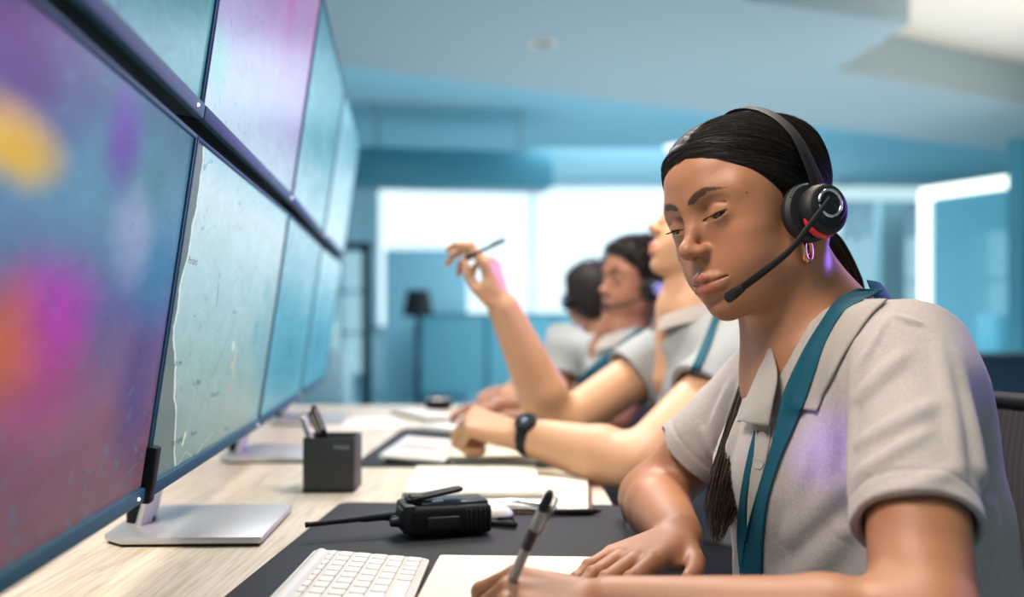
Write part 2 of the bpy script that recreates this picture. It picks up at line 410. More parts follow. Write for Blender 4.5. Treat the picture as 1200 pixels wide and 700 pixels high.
# glazed office on the right with a strip of light round its frame
def office(label, x, y, w, h, ang, led=True, top=2.15):
    t = thing('glass_office', label, 'glass office', (x, y, 0), ang)
    return t
go = thing('glass_office', 'glazed office front on the right, its frame lined with a bright light strip', 'glass office', (3.55, 7.8, 0))
A, Bq = Vector((3.46, 7.85, 0)), Vector((3.82, 7.15, 0)); Cq = Vector((4.25, 6.3, 0))
dv = (Bq - A); dn = dv.normalized(); ang = math.atan2(dn.y, dn.x)
MB().box(A + Vector((0, 0, 1.04)), (.075, .075, 2.08), rot=ang).build('light_strip', M_LED, go, smooth=False)
m_ = (A + Bq) / 2; MB().box(m_ + Vector((0, 0, 2.09)), (dv.length + .05, .075, .085), rot=ang).build('light_strip', M_LED, go, smooth=False)
MB().box(m_ + Vector((0, 0, 1.03)), (dv.length - .08, .02, 2.0), rot=ang).build('pane', M_GLASS, go, smooth=False)
MB().box(Bq + Vector((.03, -.05, 1.2)), (.13, .13, 2.4), rot=ang).build('post', M_STEEL, go, smooth=False)
MB().box((Bq + Cq) / 2 + Vector((.06, -.02, 1.03)), ((Cq - Bq).length - .1, .02, 2.0), rot=ang).build('pane', M_GLASS, go, smooth=False)
MB().box((3.35, 9.2, 2.28), (1.6, .12, .12), rot=math.radians(4)).build('light_strip', glow('dim strip', '#bfe3ea', .75), go, smooth=False)
MB().box((3.86, 9.6, 1.12), (.24, .20, 2.24)).build('post', mat('grey post', '#5b7f8a', .6), go, smooth=False)
sh = thing('shelf_unit', 'dark teal shelf unit inside the glazed office', 'shelf unit', (5.4, 9.3, 0))
MB().box((5.5, 9.4, .55), (1.5, .4, 1.1), bevel=.01).build('carcass', M_DARKTEAL, sh)
for k in range(3): MB().box((5.02 + k * .48, 9.19, .55), (.44, .02, 1.0), bevel=.004).build('door', M_STEEL, sh)
bt = thing('storage_cabinet', 'low navy cabinet standing behind the front woman\'s chair', 'cabinet', (3.3, 5.2, 0))
MB().box((3.4, 5.25, .42), (1.9, .45, .84), bevel=.01).build('body', M_NAVY, bt)
for k in range(4): MB().box((2.68 + k * .47, 5.015, .42), (.44, .02, .76), bevel=.004).build('door', M_NAVY, bt)
# bright things on the sideboard beyond the desks
sb = thing('sideboard', 'pale sideboard standing in the far doorway', 'sideboard', (-2.25, 10.4, 0))
MB().box((-2.3, 10.4, .36), (1.0, .4, .72), bevel=.01).build('body', mat('white lacquer', '#d8e6e8', .3), sb)
for k in range(2): MB().box((-2.54 + k * .48, 10.19, .38), (.44, .02, .6), bevel=.004).build('door', mat('white lacquer front', '#c8dade', .3), sb)
for (x, h, c, n) in ((-2.62, .32, '#e6f0e0', 'tall pale vase on the left of the far sideboard'), (-2.38, .24, '#cfe2d8', 'short pale vase in the middle of the far sideboard'), (-2.0, .36, '#dfeee9', 'slim pale vase on the right of the far sideboard')):
    v = MB().lathe([(0, 0), (.06, 0), (.085, .3 * h), (.08, .6 * h), (.035, .85 * h), (.05, h), (.04, h), (.02, .8 * h), (0, .1)], 24, Matrix.Translation((x, 10.4, .721)), cap=False).build('vase', mat('glazed ' + n[:5], c, .2)); tag(v, n, 'vase')
# ------------------------------------------------------------------ desk and the wall of screens
M_WOOD = mat('pale oak laminate', '#cdbfa9', .5, spec=.35)
nt = M_WOOD.node_tree; tc = nt.nodes['Texture Coordinate'] if 'Texture Coordinate' in nt.nodes else nt.nodes.new('ShaderNodeTexCoord')
mp = nt.nodes.new('ShaderNodeMapping'); mp.inputs['Scale'].default_value = (90, 4.5, 10); mp.inputs['Rotation'].default_value = (0, 0, .25); nt.links.new(tc.outputs['Object'], mp.inputs[0])
n1 = nt.nodes.new('ShaderNodeTexNoise'); n1.inputs['Scale'].default_value = 2.2; n1.inputs['Detail'].default_value = 8; n1.inputs['Distortion'].default_value = .6; nt.links.new(mp.outputs[0], n1.inputs['Vector'])
cr_ = nt.nodes.new('ShaderNodeValToRGB'); cr_.color_ramp.elements[0].position = .34; cr_.color_ramp.elements[0].color = srgb('#c3b69f'); cr_.color_ramp.elements[1].position = .60; cr_.color_ramp.elements[1].color = srgb('#dbd1c0')
nt.links.new(n1.outputs['Fac'], cr_.inputs[0]); nt.links.new(cr_.outputs[0], nt.nodes['Principled BSDF'].inputs['Base Color'])
M_EDGE = mat('oak edge band', '#b9aa90', .5)
M_BEZ = mat('blue grey bezel', '#24566c', .6, spec=.2)
M_BEZD = mat('near black bezel', '#0b1218', .6, spec=.2)
M_ALU = mat('silver stand', '#c2c3c4', .42, metal=.5)
M_WHITEMET = mat('white steel', '#b8bcbd', .4)
dk = thing('desk', 'long pale oak desk running under the wall of screens', 'desk', (-.35, 1.7, 0))
MB().box((-.3275, 1.55, .7275), (.945, 2.9, .025), bevel=.002).build('desktop', [M_WOOD], dk)
for y in (.25, 1.40, 2.12, 2.88):
    for x in (-.74, .08): MB().box((x, y, .357), (.05, .05, .714), bevel=.003).build('leg', M_WHITEMET, dk)
MB().box((-.74, 1.55, .66), (.03, 2.6, .10), bevel=.003).build('rail', M_WHITEMET, dk)
plan = [(-.295, .262), (-.363, .917), (-.428, 1.574), (-.505, 2.227), (-.575, 2.88)]
TILT = math.radians(8.3); PH = .362
def screen_mat(name, ramp, blobs, est=.9, hori=None, mapc=None, detail=.25, seed=0.0):
    """what a screen shows: colour washes over a faint map"""
    m = bpy.data.materials.new(name); m.use_nodes = True; nt = m.node_tree; b = nt.nodes['Principled BSDF']; L = nt.links
    b.inputs['Base Color'].default_value = (.012, .014, .018, 1); b.inputs['Roughness'].default_value = .25; b.inputs['Specular IOR Level'].default_value = .02
    t0 = nt.nodes.new('ShaderNodeTexCoord'); s0 = nt.nodes.new('ShaderNodeSeparateXYZ'); L.new(t0.outputs['UV'], s0.inputs[0])
    tc = nt.nodes.new('ShaderNodeCombineXYZ'); L.new(s0.outputs['X'], tc.inputs['X']); L.new(s0.outputs['Y'], tc.inputs['Z']); sp = nt.nodes.new('ShaderNodeSeparateXYZ'); L.new(tc.outputs[0], sp.inputs[0])
    r = nt.nodes.new('ShaderNodeValToRGB'); r.color_ramp.elements[0].position = ramp[0][0]; r.color_ramp.elements[0].color = srgb(ramp[0][1]); r.color_ramp.elements[1].position = ramp[-1][0]; r.color_ramp.elements[1].color = srgb(ramp[-1][1])
    for p, c in ramp[1:-1]: e = r.color_ramp.elements.new(p); e.color = srgb(c)
    L.new(sp.outputs['Z'], r.inputs[0]); cur = r.outputs[0]
    no = nt.nodes.new('ShaderNodeTexNoise'); no.inputs['Scale'].default_value = 3.0; no.inputs['Detail'].default_value = 4; no.inputs['Distortion'].default_value = .8
    ad = nt.nodes.new('ShaderNodeVectorMath'); ad.operation = 'ADD'; ad.inputs[1].default_value = (seed, seed * 2, seed); L.new(tc.outputs[0], ad.inputs[0]); L.new(ad.outputs[0], no.inputs['Vector'])
    for (u, v, ru, rv, c, w) in blobs:
        mp = nt.nodes.new('ShaderNodeMapping'); mp.vector_type = 'POINT'
        mp.inputs['Location'].default_value = (-u / ru, 0, -v / rv); mp.inputs['Scale'].default_value = (1 / ru, 0, 1 / rv); L.new(tc.outputs[0], mp.inputs[0])
        ln = nt.nodes.new('ShaderNodeVectorMath'); ln.operation = 'LENGTH'; L.new(mp.outputs[0], ln.inputs[0])
        a1 = nt.nodes.new('ShaderNodeMath'); a1.operation = 'MULTIPLY_ADD'; L.new(no.outputs['Fac'], a1.inputs[0]); a1.inputs[1].default_value = .7; L.new(ln.outputs['Value'], a1.inputs[2])
        mr = nt.nodes.new('ShaderNodeMapRange'); mr.interpolation_type = 'SMOOTHSTEP'; mr.inputs['From Min'].default_value = 1.35; mr.inputs['From Max'].default_value = .45; mr.inputs['To Min'].default_value = 0; mr.inputs['To Max'].default_value = w
        L.new(a1.outputs[0], mr.inputs['Value']); mx = nt.nodes.new('ShaderNodeMix'); mx.data_type = 'RGBA'; mx.inputs[7].default_value = srgb(c); L.new(mr.outputs[0], mx.inputs['Factor']); L.new(cur, mx.inputs[6]); cur = mx.outputs[2]
    # fine relief of the map
    n2 = nt.nodes.new('ShaderNodeTexNoise'); n2.inputs['Scale'].default_value = 9; n2.inputs['Detail'].default_value = 9; n2.inputs['Roughness'].default_value = .65; n2.inputs['Distortion'].default_value = 1.2; L.new(ad.outputs[0], n2.inputs['Vector'])
    m2 = nt.nodes.new('ShaderNodeMapRange'); m2.inputs['From Min'].default_value = .35; m2.inputs['From Max'].default_value = .7; m2.inputs['To Min'].default_value = 1 - detail; m2.inputs['To Max'].default_value = 1 + detail * .6; L.new(n2.outputs['Fac'], m2.inputs['Value'])
    vs = nt.nodes.new('ShaderNodeVectorMath'); vs.operation = 'SCALE'; L.new(cur, vs.inputs[0]); L.new(m2.outputs[0], vs.inputs['Scale']); cur = vs.outputs[0]
    n4 = nt.nodes.new('ShaderNodeTexNoise'); n4.inputs['Scale'].default_value = 16; n4.inputs['Detail'].default_value = 6; n4.inputs['Distortion'].default_value = 2.0; L.new(ad.outputs[0], n4.inputs['Vector'])
    m4 = nt.nodes.new('ShaderNodeMapRange'); m4.inputs['From Min'].default_value = .63; m4.inputs['From Max'].default_value = .69; m4.inputs['To Max'].default_value = .55; L.new(n4.outputs['Fac'], m4.inputs['Value'])
    mx = nt.nodes.new('ShaderNodeMix'); mx.data_type = 'RGBA'; mx.inputs[7].default_value = srgb('#4c8797'); L.new(m4.outputs[0], mx.inputs['Factor']); L.new(cur, mx.inputs[6]); cur = mx.outputs[2]
    if mapc:      # coastline: sea on the near side of a wavering line
        n3 = nt.nodes.new('ShaderNodeTexNoise'); n3.inputs['Scale'].default_value = 5; n3.inputs['Detail'].default_value = 8; L.new(ad.outputs[0], n3.inputs['Vector'])
        c1 = nt.nodes.new('ShaderNodeMath'); c1.operation = 'MULTIPLY_ADD'; L.new(n3.outputs['Fac'], c1.inputs[0]); c1.inputs[1].default_value = .10; L.new(sp.outputs['X'], c1.inputs[2])
        cz = nt.nodes.new('ShaderNodeMapRange'); cz.inputs['From Min'].default_value = 0; cz.inputs['From Max'].default_value = .45; cz.inputs['To Min'].default_value = mapc[0] + .05; cz.inputs['To Max'].default_value = .045 + .05; L.new(sp.outputs['Z'], cz.inputs['Value'])
        lt = nt.nodes.new('ShaderNodeMath'); lt.operation = 'SUBTRACT'; L.new(cz.outputs[0], lt.inputs[0]); L.new(c1.outputs[0], lt.inputs[1])
        se = nt.nodes.new('ShaderNodeMapRange'); se.inputs['From Min'].default_value = -.002; se.inputs['From Max'].default_value = .004; L.new(lt.outputs[0], se.inputs['Value'])
        mx = nt.nodes.new('ShaderNodeMix'); mx.data_type = 'RGBA'; mx.inputs[7].default_value = srgb(mapc[1]); L.new(se.outputs[0], mx.inputs['Factor']); L.new(cur, mx.inputs[6]); cur = mx.outputs[2]
        ab = nt.nodes.new('ShaderNodeMath'); ab.operation = 'ABSOLUTE'; L.new(lt.outputs[0], ab.inputs[0])
        sh = nt.nodes.new('ShaderNodeMapRange'); sh.inputs['From Min'].default_value = .007; sh.inputs['From Max'].default_value = .0; sh.inputs['To Max'].default_value = .6; L.new(ab.outputs[0], sh.inputs['Value'])
        mx = nt.nodes.new('ShaderNodeMix'); mx.data_type = 'RGBA'; mx.inputs[7].default_value = srgb('#e8efec'); L.new(sh.outputs[0], mx.inputs['Factor']); L.new(cur, mx.inputs[6]); cur = mx.outputs[2]
    L.new(cur, b.inputs['Emission Color']); b.inputs['Emission Strength'].default_value = est * .74
    return m
def monitor(i, row, label, smat):
    a, c = Vector((*plan[i], 0)), Vector((*plan[i + 1], 0)); d = c - a; W = d.length - .004; d.normalize()
    out = Vector((d.y, -d.x, 0))                                   # faces the people
    z0 = .828 + row * (.374); lean = row * .374 * math.tan(TILT)
    t = thing('monitor', label, 'monitor', (a + c) / 2 * 1.0 + Vector((-.1, 0, DESK if row == 0 else z0)), group='screens mounted edge to edge above the desk')
    up = (Vector((0, 0, 1)) * math.cos(TILT) + out * math.sin(TILT)); nrm = out * math.cos(TILT) - Vector((0, 0, 1)) * math.sin(TILT)
    o = a + out * lean + Vector((0, 0, z0)) + d * .002
    M = Matrix((( d.x, nrm.x, up.x, o.x), (d.y, nrm.y, up.y, o.y), (d.z, nrm.z, up.z, o.z), (0, 0, 0, 1)))   # local x along, y out, z up
    MB().box((W / 2, -.016, PH / 2), (W, .030, PH), bevel=.0025).xf(M).build('housing', M_BEZD, t)
    MB().box((W / 2, -.045, PH / 2), (W * .5, .035, PH * .45), bevel=.012).xf(M).build('rear_bulge', M_BEZD, t)
    f = MB(); b = .0045
    f.box((W / 2, .001, .0075), (W, .010, .015), bevel=.002); f.box((W / 2, .0, PH - b / 2), (W, .006, b), bevel=.001)
    f.box((b / 2, .0, PH / 2), (b, .006, PH - .004), bevel=.001); f.box((W - b / 2, .0, PH / 2), (b, .006, PH - .004), bevel=.001)
    f.xf(M).build('bezel', M_BEZ, t)
    q4 = [M @ Vector(p) for p in ((b, .0006, .014), (b, .0006, PH - b), (W - b, .0006, PH - b), (W - b, .0006, .014))]
    me = np_mesh('screen', np.array([tuple(p) for p in q4]), np.array([[0, 1, 2, 3]]), False); uv = me.uv_layers.new(name='UVMap')
    for k, w_ in enumerate(((0, 0), (0, 1), (1, 1), (1, 0))): uv.data[k].uv = w_
    s = link('screen', me, smat, t)
    MB().lathe([(0, 0), (.0018, 0), (.0014, .0015), (0, .002)], 12, M @ Matrix.Translation((W - .03, .006, .0075)) @ Matrix.Rotation(-math.pi / 2, 4, 'X'), cap=False).build('power_light', M_LEDDOT, t)
    return t, M, W, s
M_LEDDOT = mat('status light', '#ffffff', .3, emit='#fff4ee', estr=1.2)
BLU = '#4f95ab'
sm = {}
sm[0, 0] = screen_mat('screen purple heat map', [(0, '#7d5a63'), (.25, '#8a5c78'), (.50, '#6a6aa8'), (.72, '#6aa3c4'), (.92, '#3f8299'), (1, '#2f6a80')],
    [(.90, .30, .14, .32, '#4a3f86', .8), (.92, .62, .16, .24, '#3f86b4', .8), (.78, .68, .13, .16, '#a6b4de', .75), (.53, .36, .22, .20, '#b04a86', .85), (.55, .50, .20, .17, '#c03fbe', .85), (.43, .43, .15, .20, '#d8703f', .85), (.69, .88, .09, .16, '#6a48b0', .85), (.84, .86, .07, .14, '#3f8a98', .7), (.38, .97, .28, .27, '#10141a', .97), (.40, .765, .18, .10, '#f2c626', 1.0)], .72, seed=1.3, detail=.12)
sm[1, 0] = screen_mat('screen grey map', [(0, '#74867f'), (.3, '#84a09f'), (.6, '#a3c0c6'), (.9, '#b9ced6'), (1, '#9cc3d0')],
    [(.78, .42, .07, .14, '#5a9cae', .6), (.84, .62, .06, .10, '#62a7bb', .5), (.92, .25, .14, .6, '#5b94a4', .5), (.55, .30, .022, .02, '#c9a08f', .7), (.53, .38, .02, .03, '#d6dfd2', .8)], 1.12, mapc=(.17, '#5d6d6a'), seed=4.1, detail=.10)
sm[2, 0] = screen_mat('screen teal map', [(0, '#4f96a6'), (.5, '#63a9bd'), (1, '#a6cbd9')], [(.5, .2, .5, .3, '#3c87a0', .6), (.7, .7, .3, .3, '#9cc8d8', .6)], .98, seed=7.7)
sm[3, 0] = screen_mat('screen pale teal map', [(0, '#4590a8'), (.5, '#6cb0c6'), (1, '#b6dbe8')], [(.4, .3, .4, .3, '#3f8aa5', .6)], .98, seed=2.2)
sm[0, 1] = screen_mat('screen green teal', [(0, '#5aa0a6'), (.5, '#4b8f97'), (1, '#3f7f8c')], [(.8, .5, .3, .4, '#5aa39c', .6)], .8, seed=9.1)
sm[1, 1] = screen_mat('screen pink heat map', [(0, '#b9d3e2'), (.25, '#a6a7cf'), (.55, '#a886bf'), (.85, '#b07cb0'), (1, '#b88ba6')],
    [(.22, .72, .20, .16, '#c45cb8', .85), (.75, .85, .35, .5, '#9c7fb8', .7), (.62, .8, .07, .5, '#b765b4', .7), (.06, .15, .10, .15, '#7fc0b4', .8), (.12, .95, .10, .1, '#c69a9c', .7)], .92, seed=5.5, detail=.10)
sm[2, 1] = screen_mat('screen teal chart', [(0, '#a9d0de'), (.35, '#6cabbc'), (1, '#3c8294')], [(.3, .6, .3, .3, '#4b929f', .6)], .98, seed=3.3)
sm[3, 1] = screen_mat('screen light chart', [(0, '#c6e2ee'), (.4, '#a4cfdf'), (1, '#4f9cb2')], [(.5, .5, .5, .3, '#8fc3d6', .5)], 1.0, seed=6.6)
LB = {(0, 0): 'large screen nearest the camera in the lower row, showing a purple and magenta heat map', (1, 0): 'lower-row screen showing a grey coastline map with city names', (2, 0): 'lower-row teal screen just beyond the grey map screen', (3, 0): 'farthest screen of the lower row, pale teal',
      (0, 1): 'green teal screen at the top left edge, upper row', (1, 1): 'upper-row screen glowing pink and lilac above the grey map', (2, 1): 'upper-row teal screen just beyond the pink one', (3, 1): 'farthest screen of the upper row, pale blue'}
scr = {}
for row in (0, 1):
    for i in range(4): scr[i, row] = monitor(i, row, LB[i, row], sm[i, row])
# stands: a chamfered foot, a leaning neck and a mast that also carries the upper screen
def stand(i):
    t, M, W, s = scr[i, 0]; a, c = Vector((*plan[i], 0)), Vector((*plan[i + 1], 0)); d = (c - a).normalized(); out = Vector((d.y, -d.x, 0)); mid = (a + c) / 2 - d * .055
    Mw = Matrix(((out.x, d.x, 0, mid.x), (out.y, d.y, 0, mid.y), (0, 0, 1, DESK), (0, 0, 0, 1)))
    pts = [(-.075, -.095), (.088, -.105), (.098, .098), (-.075, .105), (-.100, .08), (-.100, -.07)]
    ft = MB().prism(pts, .0035, .012, bevel=.0025, M=Mw).build('stand_foot', M_ALU, t)
    MB().prism([(x * .96, y * .96) for x, y in pts], 0, .0045, M=Mw).build('rubber_pad', M_BLACK, ft)
    MB().tube([Mw @ Vector(p) for p in ((-.072, 0, .010), (-.060, 0, .06), (-.048, 0, .16), (-.040, 0, .22))], [.035, .032, .03, .03], 12, flat=.25, up=out).build('stand_neck', M_ALU, t)
    MB().tube([Mw @ Vector(p) for p in ((-.078, 0, .0), (-.078, 0, .86))], [.017, .017], 20).build('mast', M_BEZD, t)
    t2, M2, W2, s2 = scr[i, 1]
    for (tt, MM) in ((t, M), (t2, M2)):
        p = MM @ Vector((W / 2 - .055, -.05, PH / 2)); q = Mw @ Vector((-.078, 0, 0)); q.z = p.z
        MB().tube([p, q], [.02, .02], 12).build('mount_arm', M_BEZD, tt)
for i in range(4): stand(i)
# a dark clip where the first two lower screens meet
cl = scr[1, 0][1]; MB().box((-.002, .003, .026), (.018, .016, .056), bevel=.003).xf(cl).build('corner_clip', M_BEZD, scr[1, 0][0])
# city names and roads on the grey map
M_INK = glow('map ink', '#2c4a50', .4); M_ROAD = glow('map road', '#b4c8c6', .62); M_PINKM = glow('map mark pink', '#d08a9a', .8); M_YEL = glow('map mark yellow', '#d9dcb8', .7)
def on_screen_text(key, txt, u, v, size, m, rot=0):
    t, M, W, s = scr[key]
    cu = bpy.data.curves.new('txt', 'FONT'); cu.body = txt; cu.size = size; cu.align_x = 'LEFT'
    o = bpy.data.objects.new('txt', cu); COL.objects.link(o); dg = bpy.context.evaluated_depsgraph_get(); me = bpy.data.meshes.new_from_object(o.evaluated_get(dg)); bpy.data.objects.remove(o)
    # screen faces +y: text x runs along +x seen from the front (mirrored axis handled by the sign)
    me.transform(M @ Matrix.Translation((u * W, .0012, v * PH)) @ Matrix(((1, 0, 0, 0), (0, 0, 1, 0), (0, 1, 0, 0), (0, 0, 0, 1))))
    return link('city_name', me, m, s)
for nm, u, v, sz in (('Portland', .06, .655, .011), ('San Jose', .07, .36, .009), ('Las Vegas', .215, .285, .010), ('Los Angeles', .13, .115, .010), ('Phoenix', .26, .115, .009), ('Albuquerque', .38, .225, .009), ('Denver', .47, .52, .009), ('Ciudad Juarez', .37, .03, .009), ('Dallas', .57, .07, .008)):
    on_screen_text((1, 0), nm, u, v, sz, M_INK)
for nm, u, v, sz in (('Calgary', .10, .47, .018), ('Vancouver', .10, .435, .018)): on_screen_text((1, 1), nm, u, v, sz, glow('screen text ' + nm, '#4d8a9c', .6))
def road(key, pts, r, m):
    t, M, W, s = scr[key]; MB().tube([M @ Vector((u * W, .0012, v * PH)) for u, v in pts], [r * .55] * len(pts), 4, flat=.3, up=M.to_3x3() @ Vector((0, 1, 0))).build('map_line', m, s)
road((1, 0), [(.10, .70), (.25, .665), (.42, .63), (.62, .60)], .0007, M_ROAD)
road((1, 0), [(.10, .555), (.36, .555)], .0006, M_ROAD); road((1, 0), [(.38, .53), (.62, .53)], .0006, M_ROAD)
road((1, 0), [(.16, .50), (.18, .42), (.22, .33), (.24, .22), (.22, .12)], .0006, M_ROAD)
road((1, 0), [(.19, .04), (.24, .075), (.31, .03), (.36, .06), (.45, .09)], .0009, M_ROAD)
road((1, 0), [(.50, .50), (.44, .40), (.36, .30)], .0005, M_INK); road((1, 0), [(.30, .62), (.31, .54)], .0010, M_INK)
road((1, 0), [(.56, .40), (.57, .27)], .0016, M_YEL); road((1, 0), [(.54, .25), (.56, .22)], .0022, M_PINKM); road((1, 0), [(.205, .10), (.215, .14)], .0034, M_YEL)
road((1, 0), [(.45, .28), (.46, .23)], .0020, glow('map mark teal', '#5fb0a8', .7)); road((1, 0), [(.13, .62), (.12, .50), (.135, .40)], .0005, M_ROAD)
# ------------------------------------------------------------------ heads
def head_rot(yaw, pitch, roll):
    """head axes: x her left, y forward, z up; forward starts along world -X"""
    B = Matrix(((0, -1, 0), (-1, 0, 0), (0, 0, 1)))
    B = Matrix(((0, -1, 0), (-1, 0, 0), (0, 0, 1)))
    cp, sp = math.cos(pitch), math.sin(pitch); Rp = Matrix(((1, 0, 0), (0, cp, sp), (0, -sp, cp)))
    cr, sr = math.cos(roll), math.sin(roll); Rr = Matrix(((cr, 0, sr), (0, 1, 0), (-sr, 0, cr)))
    return Matrix.Rotation(yaw, 3, 'Z') @ B @ Rp @ Rr
def head_field(f, fr, male=False, gaze_down=1.0, ears=True):
    fr = Frame(fr.R, fr.o, fr.sc, True)
    E = lambda c, r, k=0, op='u', rot=None: f.ell(c, r, k, op, fr, rot)
    E((0, -.8, 4.7), (7.05, 9.2, 7.15))
    E((0, 3.0, 5.4), (6.2, 6.1, 5.4), 2.0)                  # forehead
    E((0, 2.4, -.8), (5.8, 6.3, 6.6), 2.5)                  # middle of the face
    f.path([(0, 6.5, -7.4), (2.2, 5.3, -6.9), (4.6, 1.8, -5.0), (6.0, -.2, -.5)], [1.7, 1.6, 1.5, 1.3], 2.8, fr=fr, kin=.8)   # jaw
    E((0, 7.1, -7.6), (1.8, 1.6, 1.5), 1.4)                 # chin
    E((0, 6.1, -4.6), (3.2, 3.1, 2.7), 2.0)                 # muzzle
    E((4.2, 4.9, -.6), (2.0, 2.3, 1.6), 1.8)                # cheekbone
    E((4.7, 4.2, 2.6), (1.75, 2.7, 2.6), 2.2)               # temple
    E((3.4, 4.9, -3.3), (2.3, 2.7, 2.6), 2.2)               # cheek
    f.path([(.9, 8.0, 3.3), (2.8, 7.75, 3.9), (4.8, 6.3, 3.7)], [.75, .75, .6], 1.8, fr=fr)
    E((3.0, 9.3, 2.0), (1.6, 1.45, .85), 1.5, 's')           # socket
    # nose
    f.path([(0, 7.95, 2.4), (0, 9.15, .6), (0, 10.2, -.95)], [.66, .55, .70], 1.2, fr=fr, kin=.5)
    E((0, 10.45, -1.30), (.84, .86, .78), .7)
    E((1.0, 9.45, -1.6), (.64, .98, .60), .6, rot=(0, 0, .3))
    f.path([(0, 10.4, -1.75), (0, 9.3, -2.45)], [.32, .42], .5, fr=fr)
    f.path([(.50, 10.05, -2.75), (.58, 9.75, -2.1), (.62, 9.2, -1.3)], [.30, .27, .18], .10, 's', fr=fr)
    f.path([(1.85, 9.3, -1.1), (1.95, 8.95, -2.0)], [.08, .10], .45, 's', fr=fr)
    # philtrum and lips
    f.path([(0, 9.45, -3.1), (0, 9.6, -4.0)], [.12, .14], .45, 's', fr=fr)
    f.path([(2.65, 7.85, -4.80), (1.5, 8.75, -4.68), (.55, 9.4, -4.42), (0, 9.4, -4.55)], [.20, .42, .50, .46], .5, fr=fr, kin=.35)
    f.path([(2.6, 7.8, -4.95), (1.3, 8.85, -5.50), (0, 9.25, -5.72)], [.22, .60, .70], .5, fr=fr, kin=.4)
    f.path([(2.75, 8.15, -4.80), (1.5, 9.35, -4.98), (.5, 10.0, -4.98), (0, 10.05, -5.06)], [.07, .09, .09, .09], .28, 's', fr=fr, kin=.1)
    E((0, 9.2, -6.85), (1.7, .7, .42), .9, 's')
    # eyelids
    E((3.1, 7.2, 1.7), (1.5, 1.30, 1.2), .8)
    f.path([(1.9, 8.15, 2.45), (3.1, 8.6, 2.85), (4.4, 7.7, 2.4)], [.05, .07, .07], .3, 's', fr=fr)   # lid crease
    if ears:
        E((7.0, -.6, .3), (.75, 1.5, 2.7), .5, rot=(.15, 0, .35))
        E((7.75, -.3, .4), (.4, .9, 1.7), .35, 's', rot=(.15, 0, .35))
        E((6.9, .1, -2.5), (.45, .7, .8), .5)
    return fr
# ------------------------------------------------------------------ bodies, clothes, hair
def basis(x, up):
    """matrix with columns: x along the hand, y = up x x side, z up"""
    x = np.array(x, float); x /= np.linalg.norm(x); z = np.array(up, float); z -= x * (z @ x); z /= np.linalg.norm(z)
    return np.stack([x, np.cross(z, x), z], 1)
FB = ((9.0, 2.75), (9.4, .85), (9.1, -1.05), (8.3, -2.75)); FL = ((4.3, 2.6, 2.0), (4.8, 3.0, 2.1), (4.4, 2.8, 2.1), (3.4, 2.1, 1.9)); FR_ = (.86, .86, .82, .72)
def hand_field(f, wrist, x, up, side=1, sc=.0098, curl=((10, 15, 10),) * 4, spread=(6, 1, -3, -8), thumb=((2.0, 2.0, -.6), (4.9, 3.9, -1.4), (7.6, 4.7, -1.7), (9.8, 4.9, -1.8)), tips=None):
    """five fingered hand; side=+1 puts the thumb on the local +y side"""
    R = basis(x, up); R = R.copy(); R[:, 1] *= side
    fr = Frame(R, wrist, sc); nails = []
    for i in range(4):
        b = np.array((FB[i][0], FB[i][1], 0.0)); r0 = FR_[i]
        f.cone((.2, b[1] * .42, -.1), b + (0, 0, -.15), 1.45, 1.02, 1.0, fr=fr)
        a = 0.0; p = b.copy(); pts = [p.copy()]; ya = math.radians(spread[i])
        for j in range(3):
            a += math.radians(curl[i][j])
            p = p + FL[i][j] * np.array((math.cos(a) * math.cos(ya), math.cos(a) * math.sin(ya), -math.sin(a))); pts.append(p.copy())
        f.path(pts, [r0 * 1.08, r0 * .98, r0 * .88, r0 * .72], .28, fr=fr, kin=.1)
        for q in (1, 2): f.ell(pts[q] + np.array((0, 0, .12)), (.62 * r0 / .8, r0 * .98, r0 * .98), .3, fr=fr)   # knuckles
        nails.append((fr.fwd([pts[3]])[0], fr.fwd([pts[2]])[0]))
    f.ell((3.6, 2.0, -.9), (3.0, 1.5, 1.2), 1.0, fr=fr, rot=(0, 0, .55))            # ball of the thumb
    th = [np.array(t, float) for t in thumb]
    f.path(th, [1.35, 1.05, .9, .74], .6, fr=fr, kin=.2)
    f.ell((4.5, -1.9, -.6), (4.0, 1.4, 1.0), .9, fr=fr)
    return fr
def capped(a, b, ra, rb, flat=1.0):
    a = np.array(a, float); b = np.array(b, float); ba = b - a; L = np.linalg.norm(ba); n = ba / L
    def fn(X):
        Y = X - a; s = Y @ n; t = np.clip(s / L, 0, 1)
        r = np.sqrt(((Y - s[:, None] * n) ** 2).sum(1)) - (ra + (rb - ra) * t)
        return np.maximum(r, np.maximum(s - L, -s - ra))
    m = max(ra, rb) * 1.4
    return fn, np.minimum(a, b) - m, np.maximum(a, b) + m
rs = np.random.RandomState(5)
_W = rs.normal(size=(14, 3)); _PH = rs.uniform(0, 6.28, 14)
def noise3(X, scale):
    v = np.zeros(len(X))
    for i in range(14):
        v += np.sin((X @ _W[i]) * scale + _PH[i] + 1.5 * np.sin((X @ _W[(i + 3) % 14]) * scale * .6))
    return v / 5.3
def paint(V, base):
    return np.repeat(np.array([base[:3]]), len(V), 0)
def mixc(C, w, col):
    w = np.clip(w, 0, 1)[:, None]; return C * (1 - w) + np.array(col[:3])[None] * w
def segdist(X, pts):
    d = np.full(len(X), 1e9); tt = np.zeros(len(X)); n = len(pts) - 1
    for i in range(n):
        a = np.array(pts[i], float); ba = np.array(pts[i + 1], float) - a
        t = np.clip(((X - a) @ ba) / (ba @ ba), 0, 1); e = np.sqrt(((X - a - t[:, None] * ba) ** 2).sum(1))
        m = e < d; d[m] = e[m]; tt[m] = (i + t[m]) / n
    return d, tt
